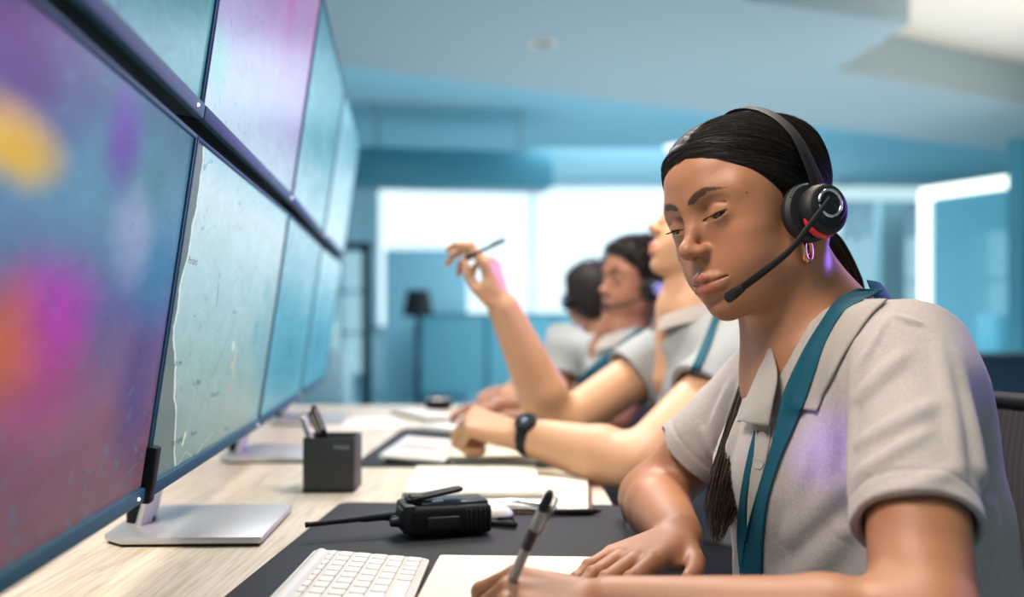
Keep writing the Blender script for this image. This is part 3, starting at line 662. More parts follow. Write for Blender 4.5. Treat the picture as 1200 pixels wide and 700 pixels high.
def face_paint(V, C, fr, lip, brow, browline=((1.0, 3.45), (2.2, 3.98), (3.4, 4.2), (5.2, 3.75)), bw=.30, lips_open=1.0, line='#4a2018', mirror=True):
    Y = fr.inv(V); X = Y.copy(); X[:, 0] = np.abs(X[:, 0]); front = X[:, 1] > 4
    up = [(2.6, 8.1, -4.80), (1.5, 9.1, -4.62), (.55, 9.85, -4.42), (0, 9.9, -4.5)]
    lo = [(2.5, 8.1, -4.95), (1.3, 9.3, -5.45), (0, 9.75, -5.62)]
    d1, t1 = segdist(X, up); d2, t2 = segdist(X, lo)
    w = np.maximum(np.clip((.42 * (.35 + t1 * .9).clip(0, 1) + .06 - d1) / .12, 0, 1), np.clip((.62 * (.25 + t2 * 1.0).clip(0, 1) + .06 - d2) / .14, 0, 1))
    C = mixc(C, w * .85 * front, lip)
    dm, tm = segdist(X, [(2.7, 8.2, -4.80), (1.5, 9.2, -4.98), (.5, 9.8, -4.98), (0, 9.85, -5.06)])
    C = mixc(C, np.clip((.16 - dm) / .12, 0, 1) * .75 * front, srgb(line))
    B = np.stack([X[:, 0], X[:, 2]], 1); bl = [np.array(b) for b in browline]
    d, t = segdist(B, bl); wd = bw * np.clip(np.minimum((t + .12) / .2, (1.06 - t) / .5), 0, 1)
    nz = noise3(np.c_[X[:, 0] * 3 + X[:, 2], X[:, 2] - X[:, 0] * .3, X[:, 0]], 5.0) * .035
    C = mixc(C, np.clip((wd - d + nz) / .15, 0, 1) * .88 * front, brow)
    return C
def eyes(parent, fr, R3, look=(0, 0), rad=1.17, e=(3.1, 7.25, 1.7), iris='#2a1408'):
    """eyeballs with iris, looking down by look[0] and left by look[1] (radians)"""
    out = []
    for s in (1, -1):
        c = fr.fwd([(s * e[0], e[1], e[2])])[0]; r = rad * fr.sc
        b = bmesh.new(); bmesh.ops.create_uvsphere(b, u_segments=40, v_segments=28, radius=r)
        # pole +z becomes the gaze
        g = Vector((math.sin(look[1]), math.cos(look[1]) * math.cos(look[0]), -math.sin(look[0])))
        g = Vector(np.array(R3) @ np.array(g)); q = Vector((0, 0, 1)).rotation_difference(g.normalized())
        cols = []
        for v in b.verts:
            a = math.acos(max(-1, min(1, v.co.z / r)))
            cols.append((.01, .008, .006) if a < .19 else (srgb(iris)[:3] if a < .48 else ((.05, .03, .02) if a < .52 else (.62, .56, .52))))
        bmesh.ops.transform(b, matrix=Matrix.Translation(c) @ q.to_matrix().to_4x4(), verts=b.verts)
        me = bpy.data.meshes.new('eyeball'); b.to_mesh(me); b.free()
        for p in me.polygons: p.use_smooth = True
        vcol(me, 'Col', np.array(cols)); out.append(link('eyeball', me, M_EYE, parent))
    return out
def hair_tubes(name, lines, rad, mat_, parent, n=3, tones=((.012, .009, .008), (.03, .018, .013)), seed=1):
    """each line an (m,3) array; all lines of equal length"""
    rr = np.random.RandomState(seed)
    L = np.array(lines); k, m, _ = L.shape
    T = np.gradient(L, axis=1); T /= np.linalg.norm(T, axis=2, keepdims=True) + 1e-9
    U = np.cross(T, np.array([.3, .2, .93])); U /= np.linalg.norm(U, axis=2, keepdims=True) + 1e-9; W = np.cross(T, U)
    prof = np.clip(np.minimum(np.linspace(.3, 3, m), np.linspace(4, .25, m)), 0, 1)
    rad_ = (rad * rr.uniform(.6, 1.25, k))[:, None, None] * prof[None, :, None]
    V = np.stack([L + rad_ * (math.cos(2 * math.pi * j / n) * U + math.sin(2 * math.pi * j / n) * W) for j in range(n)], 2)
    base = (np.arange(k)[:, None] * m + np.arange(m - 1)[None])[..., None] * n
    j = np.arange(n); j2 = (j + 1) % n
    F = np.stack([base + j, base + j2, base + n + j2, base + n + j], -1).reshape(-1, 4)
    me = np_mesh(name, V.reshape(-1, 3), F)
    a, b = np.array(tones[0]), np.array(tones[1])
    c = (a[None] + (b - a)[None] * rr.uniform(0, 1, k)[:, None] ** 1.6)
    vcol(me, 'Col', np.repeat(c, m * n, 0))
    return link(name, me, mat_, parent)
def bundle(path, radii, k, m=40, seed=2, frizz=.0, tipspread=.0, squash=1.0, wave=0.0):
    """strands following a spline inside a varying radius"""
    rr = np.random.RandomState(seed); S = np.array(spline(path, 12)); s = np.linspace(0, len(S) - 1, m)
    C = np.stack([np.interp(s, np.arange(len(S)), S[:, i]) for i in range(3)], 1)
    R_ = np.interp(np.linspace(0, 1, m), np.linspace(0, 1, len(radii)), radii)
    T = np.gradient(C, axis=0); T /= np.linalg.norm(T, axis=1, keepdims=True)
    U = np.cross(T, np.array([.1, 1, .05])); U /= np.linalg.norm(U, axis=1, keepdims=True); W = np.cross(T, U)
    out = []
    for i in range(k):
        a = rr.uniform(0, 6.283); q = math.sqrt(rr.uniform(0, 1)); a2 = a + rr.normal() * .5
        aa = np.linspace(a, a2, m); end = rr.uniform(.72, 1.0); u = np.linspace(0, end, m)
        Ci = np.stack([np.interp(u, np.linspace(0, 1, m), C[:, j]) for j in range(3)], 1)
        Ri = np.interp(u, np.linspace(0, 1, m), R_) * q
        w = wave * np.sin(u * rr.uniform(9, 16) + rr.uniform(0, 6)) * u
        fz = frizz * np.cumsum(rr.normal(size=(m, 3)), 0) / m ** .5
        out.append(Ci + (np.cos(aa) * Ri + w)[:, None] * U + (np.sin(aa) * Ri * squash)[:, None] * W + fz)
    return out
def surf_strands(bv, starts, target, m=26, step=None, jitter=.0004, off=.0003, first=None, seed=3, stop=.0):
    rr = np.random.RandomState(seed); out = []; target = Vector(target)
    for i, s in enumerate(starts):
        p = Vector(s); tg = target + Vector(rr.normal(size=3) * .006); L = (tg - p).length * 1.28 / m; pts = []; jt = rr.normal() * jitter
        wig = rr.normal() * .12
        for j in range(m):
            h = bv.find_nearest(p)
            if h[0] is None: break
            nrm = h[1]; q = h[0] + nrm * (off + jt * 1.0); pts.append(tuple(q))
            d = tg - p
            if first is not None:
                w = max(0, 1 - j / (m * .5)); d = d.normalized() + Vector(first[i]) * w * 1.1
            d = d.normalized(); d = d - nrm * d.dot(nrm)
            if d.length < 1e-4: d = Vector((0, 0, -1))
            d.normalize(); sd = nrm.cross(d); d = (d + sd * wig * math.sin(j * .35 + i)).normalized()
            Ls = min(L, (tg - p).length * .5); p = h[0] + d * Ls
        while len(pts) < m: pts.append(pts[-1])
        out.append(pts)
    return out
def drape(bv, left, right, nl, nw, off, name, mat_, parent, thick=.0012, smooth=2, solid=True):
    """a strip of cloth laid on a body: left and right edges as photograph pixels"""
    A = np.array(spline(left, 10)); B = np.array(spline(right, 10)); s = np.linspace(0, 1, nl)
    def rs_(S): 
        u = np.linspace(0, 1, len(S)); return np.stack([np.interp(s, u, S[:, i]) for i in range(2)], 1)
    A, B = rs_(A), rs_(B); G = np.zeros((nl, nw, 3)); ok = np.zeros((nl, nw), bool); o = Vector((0, 0, EYE))
    for i in range(nl):
        for j in range(nw):
            q = A[i] + (B[i] - A[i]) * j / (nw - 1); d = (P(q[0], q[1], 1.0) - o).normalized(); h = bv.ray_cast(o, d)
            if h[0] is not None: G[i, j] = (h[0] - d * off); ok[i, j] = True
    for j in range(nw):
        w = np.where(ok[:, j])[0]
        if len(w) == 0: continue
        for i in range(nl):
            if not ok[i, j]:
                q = A[i] + (B[i] - A[i]) * j / (nw - 1); n = w[np.abs(w - i).argmin()]; G[i, j] = P(q[0], q[1], G[n, j][1])
    # smooth the distance only, so that the strip bridges small hollows
    Dp = G[..., 1].copy()
    for _ in range(smooth):
        E_ = np.pad(Dp, ((1, 1), (0, 0)), 'edge'); Dp = (E_[:-2] + E_[1:-1] * 2 + E_[2:]) / 4; Dp = np.minimum(Dp, G[..., 1])
        E_ = np.pad(Dp, ((0, 0), (1, 1)), 'edge'); Dp = (E_[:, :-2] + E_[:, 1:-1] * 2 + E_[:, 2:]) / 4; Dp = np.minimum(Dp, G[..., 1] + .0005)
    sc_ = (Dp / G[..., 1])[..., None]; G = (G - np.array(o)) * sc_ + np.array(o)
    idx = np.arange(nl * nw).reshape(nl, nw)
    F = np.stack([idx[:-1, :-1], idx[1:, :-1], idx[1:, 1:], idx[:-1, 1:]], -1).reshape(-1, 4)
    me = np_mesh(name, G.reshape(-1, 3), F); ob = link(name, me, mat_, parent)
    if solid:
        m = ob.modifiers.new('thickness', 'SOLIDIFY'); m.thickness = thick; m.offset = 0
    return ob, G
# ------------------------------------------------------------------ the woman at the front
def V3(*a): return np.array(a, float)
W_HR = head_rot(math.radians(31), math.radians(11), math.radians(-10)); W_HO = (.2615, 1.01, 1.1058)
wfr = Frame(np.array(W_HR), W_HO, .0098)
w_root = thing('person', 'woman in front in grey polo shirt, looking down and writing with a pen', 'person', (.40, .98, 0))
SHL, SHR = V3(.366, .868, .945), V3(.300, 1.150, .916)
ELL, ELR = V3(.300, .680, .772), V3(.180, 1.215, .775)
WRL, WRR = V3(.080, .752, .772), V3(.178, 1.000, .774)
skin = Field(); whf = head_field(skin, wfr, ears=True)
def eye_opening(f, hf, drop=0.0):
    f.path([(1.68, 8.35, 1.18), (2.4, 8.65, 1.22), (3.3, 8.6, 1.22), (4.4, 7.9, 1.55)], [.13, .34, .40, .09], .06, 's', hf)
eye_opening(skin, whf)
skin.cone(wfr.fwd([(0, -1.8, -2.0)])[0], V3(.325, 1.012, 1.00), .050, .052, .030)
skin.cone(V3(.325, 1.012, 1.00), V3(.345, 1.010, .93), .053, .075, .03)
skin.cone(wfr.fwd([(2.2, 4.4, -7.0)])[0], wfr.fwd([(0, 0, -9)])[0], .012, .02, .03)      # under the jaw
for s in (1, -1): skin.cone(wfr.fwd([(s * 6.0, -2.0, -3.2)])[0], V3(.27, 1.0 - s * .02, .925), .010, .008, .022)  # neck muscle
skin.cone(V3(.345, 1.01, .93), V3(.36, 1.0, .80), .09, .10, .04)
for s_, e_, w_ in ((SHL, ELL, WRL), (SHR, ELR, WRR)):
    skin.cone(V3(.345, 1.01, .94), s_, .05, .046, .04)
    skin.cone(s_, e_, .044, .037, .02)
    m_ = e_ + (w_ - e_) * .3
    skin.path([e_, m_, w_], [.037, .039, .0255], .022, kin=.01)
# right hand lies flat on the notebook, left hand holds the pen
hand_field(skin, WRR + V3(-.002, -.008, .0), V3(-.125, -.135, -.012), V3(-.05, .0, 1), side=-1 * -1, curl=((8, 14, 8), (8, 14, 8), (9, 14, 8), (10, 16, 8)),
           thumb=((1.6, 2.0, -.4), (4.2, 4.6, -.9), (6.6, 6.0, -1.0), (8.6, 6.6, -1.1)))
PEN_T, PEN_B = V3(.0300, .735, .868), V3(-.016, .790, .7465)
hand_field(skin, WRL, V3(-.10, .016, .008), V3(-.15, -.45, 1), side=-1, sc=.0092,
           curl=((38, 52, 22), (48, 66, 40), (56, 78, 50), (60, 84, 55)), spread=(3, 0, -2, -5),
           thumb=((2.0, 2.2, -1.2), (4.8, 3.2, -3.0), (7.6, 3.0, -4.4), (9.8, 2.0, -5.0)))
gV, gF = grow(skin, (.10, .90, .955), (.40, 1.13, 1.262), .00105)
h0 = gV[:, 2] > .9635
keep = h0[gF].all(1); 
bV, bF = grow(skin, (-.06, .60, .72), (.46, 1.30, .985), .0017)
k2 = (bV[:, 2] < .9655)[bF].all(1) 
Vb = np.concatenate([gV, bV]); Fb = np.concatenate([gF[keep], bF[k2] + len(gV)])
u_, inv_ = np.unique(Fb, return_inverse=True); Vb = Vb[u_]; Fb = inv_.reshape(Fb.shape)
SK = srgb('#a26f50')
C = paint(Vb, SK)
nz = noise3(Vb, 60) * .5 + noise3(Vb, 160) * .3
C = C * (1 + .05 * nz[:, None])
C = face_paint(Vb, C, wfr, srgb('#a05a4c'), srgb('#24130d'), bw=.45)
Y = wfr.inv(Vb); X_ = Y.copy(); X_[:, 0] = np.abs(X_[:, 0])
C = mixc(C, np.clip(1 - np.linalg.norm((X_ - V3(4.4, 6.8, -1.2)) / V3(2.6, 3, 2.0), axis=1), 0, 1) * .22, srgb('#b5604a'))
d_, t_ = segdist(X_, [(1.7, 8.35, 1.40), (2.5, 8.65, 1.56), (3.3, 8.6, 1.60), (4.5, 7.85, 1.68)]); C = mixc(C, np.clip((.12 - d_) / .10, 0, 1) * .85, srgb('#120a08'))
d_, t_ = segdist(X_, [(1.9, 8.2, 2.2), (3.1, 8.7, 2.3), (4.4, 7.9, 2.1)]); C = mixc(C, np.clip((.5 - d_) / .5, 0, 1) * .18, srgb('#6a3a2a'))
mh = w_mole = BVHTree.FromPolygons([tuple(v) for v in Vb], [tuple(q) for q in Fb]).ray_cast(Vector((0, 0, EYE)), (P(875, 226, 1) - Vector((0, 0, EYE))).normalized())[0]
if mh: C = mixc(C, np.clip((.0011 - np.linalg.norm(Vb - V3(*mh), axis=1)) / .0004, 0, 1) * .7, srgb('#3a2015'))
me = np_mesh('body', Vb, Fb); vcol(me, 'Col', C); w_body = link('body', me, M_SKIN, w_root)
eyes(w_root, wfr, W_HR, look=(.36, .0))
w_bv = BVHTree.FromPolygons([tuple(v) for v in Vb], [tuple(q) for q in Fb])
# lashes
lash = []
rr = np.random.RandomState(4)
for s in (1, -1):
    S = spline([(1.85, 8.5, 1.36), (2.5, 8.66, 1.50), (3.3, 8.6, 1.54), (4.45, 7.9, 1.66)], 16)
    for i in range(46):
        p = V3(*S[int(i / 46 * (len(S) - 1))]) + rr.normal(size=3) * .02
        l = .55 + .35 * i / 46; a = (i / 46 - .35) * .9
        q = [p + V3(math.sin(a) * t * l, math.cos(a) * t * l * .85, (-.62 * t + .55 * t * t) * l) for t in np.linspace(0, 1, 7)]
        q = np.array(q); q[:, 0] *= s; lash.append(wfr.fwd(q))
for k in (0, 46): hair_tubes('eyelashes', lash[k:k + 46], .00022, M_HAIR, w_root, tones=((.004, .003, .003), (.006, .005, .004)))
# hair: a cap that thins out at the hairline, then strands over it
cap = Field(); hf2 = head_field(cap, wfr, ears=False)
def hair_off(Y):
    x, y, z = np.abs(Y[:, 0]), Y[:, 1], Y[:, 2]
    a = np.minimum((z - y + .2) / 1.41, 9) ; b = 2.2 - y + .0 * z
    front = np.where(z > 2.0, np.maximum(a, b), b)
    front = np.maximum(a, np.minimum(b, 9)) 
    low = (z + 3.4 + .42 * (-y - 3).clip(-6, 9)) 
    low = np.where(y > -1.5, z + 1.2 + .0 * y, np.minimum(z + 1.2 - (y + 1.5) * .8, 20))
    d = _smin(front, low, 1.0)
    return np.clip(d * .42, -.12, .62) + .12 * np.exp(-((Y[:, 0] - 1.2) / 2.5) ** 2) * 0
cap.ops.append((lambda X: -hair_off(X), 0.0, 'add', wfr, {}))
cap.ell((0, -5.4, 6.9), (5.6, 4.6, 4.8), 1.4, fr=wfr)     # volume at the crown
cV, cF = grow(cap, (.13, .89, 1.00), (.38, 1.13, 1.262), .0016)
me = np_mesh('hair', cV, cF); vcol(me, 'Col', paint(cV, (.010, .008, .007))); w_hair = link('hair', me, M_HAIR, w_root)
cyl = wfr.inv(cV); hb = BVHTree.FromPolygons([tuple(v) for v in cV], [tuple(q) for q in cF])
off_ = hair_off(cyl); anchor = wfr.fwd([(0.4, -9.6, -2.4)])[0]
edge = np.where((off_ > .0) & (off_ < .10) & (cyl[:, 2] > -1) & (cyl[:, 1] > -1))[0]
inner = np.where((off_ > .10) & (cyl[:, 1] > -6))[0]
part = np.where((np.abs(cyl[:, 0] - 1.1) < .25) & (cyl[:, 1] > -3) & (cyl[:, 2] > 7.8) & (off_ > .02))[0]
rr = np.random.RandomState(8)
st = []; fi = []
for pool, n in ((edge, 1500), (inner, 1300), (part, 700)):
    for i in rr.choice(pool, n):
        st.append(cV[i]); x, y, z = cyl[i]
        side = 1 if x > 1.1 else -1
        if z > 6.5 and y > -4: fi.append(tuple(np.array(W_HR) @ V3(side * 1.0, -.3, 0)))
        else: fi.append(tuple(np.array(W_HR) @ V3(0, -.5, .2)))
hair_tubes('hair_strands', surf_strands(hb, st, anchor, first=fi), .00042, M_HAIR, w_hair, tones=((.006, .004, .004), (.030, .019, .014)))
# ponytail
pt = [anchor, P(976, 286, 1.075), P(992, 318, 1.09), P(1000, 348, 1.115), P(975, 376, 1.135), P(945, 388, 1.135), P(905, 405, 1.085), P(889, 440, 1.045), P(874, 500, 1.01), P(858, 560, .985), P(846, 600, .975), P(838, 640, .97)]
hair_tubes('ponytail', bundle(pt, [.009, .011, .012, .012, .014, .014, .013, .014, .020, .022, .017, .005], 1100, m=60, frizz=.0012, squash=.7, wave=.0022), .00055, M_HAIR, w_hair, tones=((.010, .006, .005), (.085, .045, .028)), seed=6)
# polo shirt
shirt = Field()
shirt.ell((.352, 1.005, .895), (.098, .135, .125), 0)
shirt.ell((.365, .995, .80), (.112, .135, .17), .06)
shirt.ell((.375, .985, .66), (.128, .150, .20), .08)
shirt.ell((.295, .955, .845), (.060, .055, .055), .05); shirt.ell((.285, 1.045, .84), (.055, .055, .055), .05)
shirt.cone(V3(.352, 1.010, .972), SHL + V3(-.006, .018, .006), .040, .046, .045)
shirt.cone(V3(.345, 1.020, .962), SHR + V3(.004, -.02, .004), .042, .046, .045)
shirt.cone(V3(.345, 1.012, .96), V3(.330, 1.012, .998), .068, .062, .025)
shirt.cone(V3(.40, .93, .93), V3(.44, .96, .74), .06, .06, .06)
aL = (ELL - SHL); aR = (ELR - SHR)
HEML, HEMR = SHL + aL * .63, SHR + aR * .60
fn, lo_, hi_ = capped(SHL - aL * .05, HEML, .048, .0505); shirt.ops.append((fn, .035, 'u', WORLD, dict(lo=lo_, hi=hi_)))
fn, lo_, hi_ = capped(SHR - aR * .05, HEMR, .048, .053); shirt.ops.append((fn, .030, 'u', WORLD, dict(lo=lo_, hi=hi_)))
nL = aL / np.linalg.norm(aL); nR = aR / np.linalg.norm(aR)
def folds(X):
    d = .0016 * noise3(X, 26) + .0009 * noise3(X * V3(1, 1, .5), 60)
    # creases across the near sleeve and from the armpits
    for pts, w, amp in CREASES:
        A_ = np.array(pts); near_ = np.all((X > A_.min(0) - 3 * w) & (X < A_.max(0) + 3 * w), axis=1)
        if not near_.any(): continue
        e_, t_ = segdist(X[near_], pts); e = np.full(len(X), 1.0); t = np.zeros(len(X)); e[near_] = e_; t[near_] = t_
        d += 1.7 * amp * np.exp(-(e / w) ** 2) * np.sin(np.pi * np.clip(t * .9 + .05, 0, 1))
    d = np.clip(d, -.016, .0030)
    # stitched sleeve hem
    for c, n, r in ((HEML, nL, .075), (HEMR, nR, .075)):
        s = (X - c) @ n; q = np.sqrt((((X - c) - s[:, None] * n) ** 2).sum(1))
        d += .0012 * np.exp(-((s + .020) / .0022) ** 2) * (q < r)
    return d
hV, hF = grow(shirt, (.19, .70, .56), (.55, 1.29, 1.03), .0045)          # plain form of the shirt: where its creases lie
h_bv = BVHTree.FromPolygons([tuple(v) for v in hV], [tuple(q) for q in hF])
def on_cloth(px, py, d):
    h = h_bv.ray_cast(Vector((0, 0, EYE)), (P(px, py, 1.0) - Vector((0, 0, EYE))).normalized())[0]
    return V3(*(h if h is not None else P(px, py, d)))
def cr(a, b, w, amp): return ([on_cloth(*[a[k] + (b[k] - a[k]) * q for k in range(3)]) for q in np.linspace(0, 1, 6)], w, amp)
CREASES = [cr((1003, 560, .79), (1088, 505, .79), .006, -.0045), cr((1000, 525, .81), (1100, 470, .79), .008, -.0045), cr((998, 480, .83), (1062, 410, .84), .008, -.005), cr((1030, 590, .78), (1130, 545, .77), .007, -.003),
           cr((1004, 400, .86), (998, 600, .84), .006, -.007), cr((1040, 372, .88), (1003, 440, .86), .0035, -.0035), cr((1045, 368, .89), (1082, 380, .87), .003, -.003),
           cr((985, 400, .90), (962, 600, .90), .010, -.007), cr((960, 470, .92), (935, 600, .92), .010, -.006), cr((990, 560, .88), (920, 640, .92), .012, -.007), cr((1000, 610, .88), (930, 690, .92), .012, -.007),
           cr((855, 450, 1.09), (828, 530, 1.12), .008, -.005), cr((872, 480, 1.06), (845, 560, 1.09), .008, -.006), cr((820, 500, 1.13), (840, 540, 1.12), .006, -.004), cr((1100, 400, .84), (1128, 560, .79), .008, -.004), cr((1120, 420, .92), (1165, 640, .90), .010, -.007), cr((905, 560, .95), (900, 680, .95), .010, -.005)]
shirt.ops.append((folds, 0.0, 'add', WORLD, {}))
shirt.cone(SHL + aL * .30, ELL, .041, .0462, .004, 's'); shirt.cone(SHR + aR * .30, ELR, .043, .049, .004, 's')
# neck opening
shirt.cone(V3(.338, 1.008, .935), wfr.fwd([(0, -2.2, -3.5)])[0], .064, .064, .006, 's')
shirt.cone(V3(.30, .985, .975), V3(.235, .958, .905), .040, .004, .006, 's')
sV, sF = grow(shirt, (.19, .70, .56), (.55, 1.29, 1.03), .0021)
me = np_mesh('polo_shirt', sV, sF); w_shirt = link('polo_shirt', me, M_POLO, w_root)
w_sbv = BVHTree.FromPolygons([tuple(v) for v in sV] , [tuple(q) for q in sF])
allV = np.concatenate([sV, Vb]); allF = np.concatenate([sF, Fb + len(sV)])
w_all = BVHTree.FromPolygons([tuple(v) for v in allV], [tuple(q) for q in allF])
# ------------------------------------------------------------------ what the woman wears
def local_ring(fr, c, ax, r, n=48, a0=0, a1=2 * math.pi):
    """points of a circle about axis ax in head coordinates"""
    ax = Vector(ax).normalized(); u = ax.orthogonal().normalized() if abs(ax.x) < .5 else Vector((0, 1, 0)); u = (u - ax * u.dot(ax)).normalized(); w = ax.cross(u)
    return [tuple(fr.fwd([np.array(c) + np.array(u * math.cos(a) + w * math.sin(a)) * r])[0]) for a in np.linspace(a0, a1, n)]
def fr_matrix(fr, c, ax):
    q = Vector((0, 0, 1)).rotation_difference(Vector(ax).normalized()).to_matrix().to_4x4()
    L = Matrix.Translation(c) @ q
    W = Matrix.Translation(fr.o) @ Matrix(np.array(fr.R).tolist()).to_4x4() @ Matrix.Scale(fr.sc, 4)
    return W @ L
def headset(fr, label, group=None, boom=None, both=True, fine=True, top=12.95):
    t = thing('headset', label, 'headset', tuple(fr.fwd([(0, 0, top)])[0]), group=group)
    z = top
    arc = spline([(9.3, -.5, 1.2), (8.75, -.8, 4.0), (7.6, -1.2, 7.5), (5.6, -1.4, 10.35), (2.9, -1.5, 12.3 + z - 12.95), (0, -1.4, z), (-2.9, -2.0, 11.8 + z - 12.95), (-5.4, -2.4, 10.0), (-7.6, -2.0, 7.2), (-8.75, -.8, 4.0), (-9.3, -.5, 1.2)], 8)
    up = [Vector(np.array(fr.R) @ np.array(Vector((p[0], 0, p[2] - 4)).normalized())) for p in arc]
    W = [Vector(fr.fwd([p])[0]) for p in arc]; n = len(W)
    wid = [(.85 + .15 * math.cos(4 * math.pi * i / (n - 1))) * fr.sc for i in range(n)]
    MB().tube(W, wid, 16, flat=.16, up=up).build('headband', M_BLACKPL, t)
    if fine:
        pad = [w - u * .0015 for w, u in zip(W[n // 3:2 * n // 3 + 1], up[n // 3:2 * n // 3 + 1])]
        MB().tube(pad, [.75 * fr.sc] * len(pad), 12, flat=.2, up=up[n // 3:2 * n // 3 + 1]).build('headband_cushion', M_FOAM, t)
        for a, b in ((1, 12), (n - 13, n - 2)):
            MB().tube([w + u * .0016 for w, u in zip(W[a:b], up[a:b])], [.22 * fr.sc] * (b - a), 8, flat=.4, up=up[a:b]).build('adjuster', M_CHROME if a == 99 else M_BLACKPL, t)
    for s in ((1, -1) if both else (1,)):
        ax = (s * 1, .16, -.04)
        cup = MB().lathe([(0, -.5), (2.9, -.5), (3.05, -.2), (3.05, .35), (2.7, .75), (2.2, .8), (0, .8)], 48, fr_matrix(fr, (s * 8.1, .75, -.75), ax)).build('ear_cushion', M_FOAM, t)
        h = MB().lathe([(2.3, -.8), (2.55, -.5), (2.66, .1), (2.6, .7), (2.3, 1.15), (1.95, 1.3), (0, 1.3)], 56, fr_matrix(fr, (s * 9.5, .25, -.95), ax)).build('ear_cup', M_RUBBER, t)
        if fine:
            MB().lathe([(2.0, 0), (2.05, .25), (1.75, .42), (0, .42)], 48, fr_matrix(fr, (s * 10.65, .55, -.65), ax)).build('hub', M_RUBBER, h)
            c = (s * 11.05, .6, -.55)
            MB().tube(local_ring(fr, c, ax, 1.32, 60, .25, 2 * math.pi - .25 + .3), [.17 * fr.sc] * 60, 10).build('ring', M_CHROME, h)
            MB().tube(local_ring(fr, (s * 9.75, .35, -1.0), ax, 2.45, 26, math.radians(255), math.radians(352)) if s > 0 else local_ring(fr, (s * 9.95, .28, -1.0), ax, 2.42, 26, 3.3, 5.4), [.46 * fr.sc * (math.sin(math.pi * (i + .7) / 26.4)) ** .5 for i in range(26)], 12, flat=1.0).build('accent', M_RED, h)
            MB().tube(local_ring(fr, (s * 8.75, .75, -.75), ax, 2.85, 26, math.radians(40), math.radians(170)), [.13 * fr.sc] * 26, 8).build('yoke', M_CHROME, h)
        else:
            MB().lathe([(1.5, 0), (1.5, .2), (0, .2)], 24, fr_matrix(fr, (s * 10.7, .4, -.8), ax)).build('ring', M_CHROME, h)
    if boom:
        B = spline(boom, 8); m = len(B)
        bm_ = MB().tube(B, [(.0022 + .0015 * min(1, i / m * 1.3)) for i in range(m)], 12, flat=.42, up=Vector((0, -1, .25))).build('boom_arm', M_BLACKPL, t)
        e = Vector(B[-1]); d = (e - Vector(B[-4])).normalized()
        MB().tube([e - d * .006, e - d * .003, e + d * .008, e + d * .0155, e + d * .018], [.0037, .0046, .0056, .0055, .0040], 16, flat=.7, up=Vector((0, -1, .25))).build('microphone', M_RUBBER, bm_)
        if fine:
            g = MB()
            for i in range(3):
                for j in range(3):
                    q = e + d * (.002 + .0045 * i) + Vector((0, 0, (j - 1) * .0032)).cross(Vector((0, 0, 0))) + Vector((.0022 * (j - 1), -.0044, .0028 * (j - 1)))
                    g.lathe([(0, 0), (.0006, 0), (.0006, .0008), (0, .0008)], 8, Matrix.Translation(q) @ Matrix.Rotation(math.pi / 2, 4, 'X'), cap=False)
            g.build('grille_holes', M_BLACK, bm_)
    return t
def loc(px, py, x):                 # point of the woman's head frame seen at a pixel, at local x
    d = np.array(P(px, py, 1.0)) - V3(0, 0, EYE); dl = d @ wfr.R / wfr.sc; ol = wfr.inv(np.array([[0, 0, EYE]]))[0]
    return ol + dl * (x - ol[0]) / dl[0]
mic = w_bv.ray_cast(Vector((0, 0, EYE)), (P(866, 340, 1) - Vector((0, 0, EYE))).normalized())[0]
mic = mic + (Vector((0, 0, EYE)) - mic).normalized() * .016
b0 = Vector(wfr.fwd([loc(973, 232, 11.6)])[0]); b1 = Vector(wfr.fwd([loc(951, 261, 11.0)])[0]); b2 = Vector(wfr.fwd([loc(926, 293, 9.6)])[0])
hs = headset(wfr, 'black call headset with red accent and boom microphone on the woman in front', 'call headsets worn at the desk', boom=[b0, b1, b2, P(893, 320, mic.y * .5 + b2.y * .5 - .004), mic])
# hoop earring
ec = w_bv.ray_cast(Vector((0, 0, EYE)), (P(944, 279, 1) - Vector((0, 0, EYE))).normalized())[0] or P(944, 280, .96)
rg = [tuple(Vector((ec.x, ec.y, ec.z)) + Vector((-.55, -.5, 0)) * (.0085 * (math.sin(a))) + Vector((0, -.0055, -.0125)) + Vector((0, 0, 1)) * (.0105 * math.cos(a))) for a in np.linspace(.2, 6.1, 30)]
MB().tube(rg, [.0014 + .0021 * (math.sin(math.pi * i / 29)) for i in range(30)], 12).build('earring', M_GOLD, w_root)
# collar, placket, buttons
cfl, G1 = drape(w_sbv, [(1000, 352), (975, 372), (952, 405), (938, 445), (925, 478)], [(1040, 351), (1018, 372), (992, 410), (972, 448), (957, 482)], 40, 12, .0055, 'collar', M_COLLAR, w_shirt, thick=.0022, smooth=6)
def patch(name, A, B, nl, nw, mat_, parent, thick=.002, bulge=0.0):
    A = np.array(spline([tuple(P(*p)) for p in A], 10)); B = np.array(spline([tuple(P(*p)) for p in B], 10)); G = np.zeros((nl, nw, 3))
    for i in range(nl):
        a = A[round(i / (nl - 1) * (len(A) - 1))]; b = B[round(i / (nl - 1) * (len(B) - 1))]
        for j in range(nw): q = j / (nw - 1); G[i, j] = a + (b - a) * q + V3(-.5, -.7, 0) * bulge * math.sin(math.pi * q)
    idx = np.arange(nl * nw).reshape(nl, nw); F = np.stack([idx[:-1, :-1], idx[1:, :-1], idx[1:, 1:], idx[:-1, 1:]], -1).reshape(-1, 4)
    ob = link(name, np_mesh(name, G.reshape(-1, 3), F), mat_, parent); m = ob.modifiers.new('thickness', 'SOLIDIFY'); m.thickness = thick; m.offset = 0; return ob
patch('collar', [(900, 409, .985), (887, 440, .972), (867, 489, .962), (866, 493, .960)], [(905, 409, .965), (911, 440, .930), (906, 470, .915), (901, 500, .912)], 21, 11, M_COLLAR, w_shirt, thick=.0026, bulge=.006)
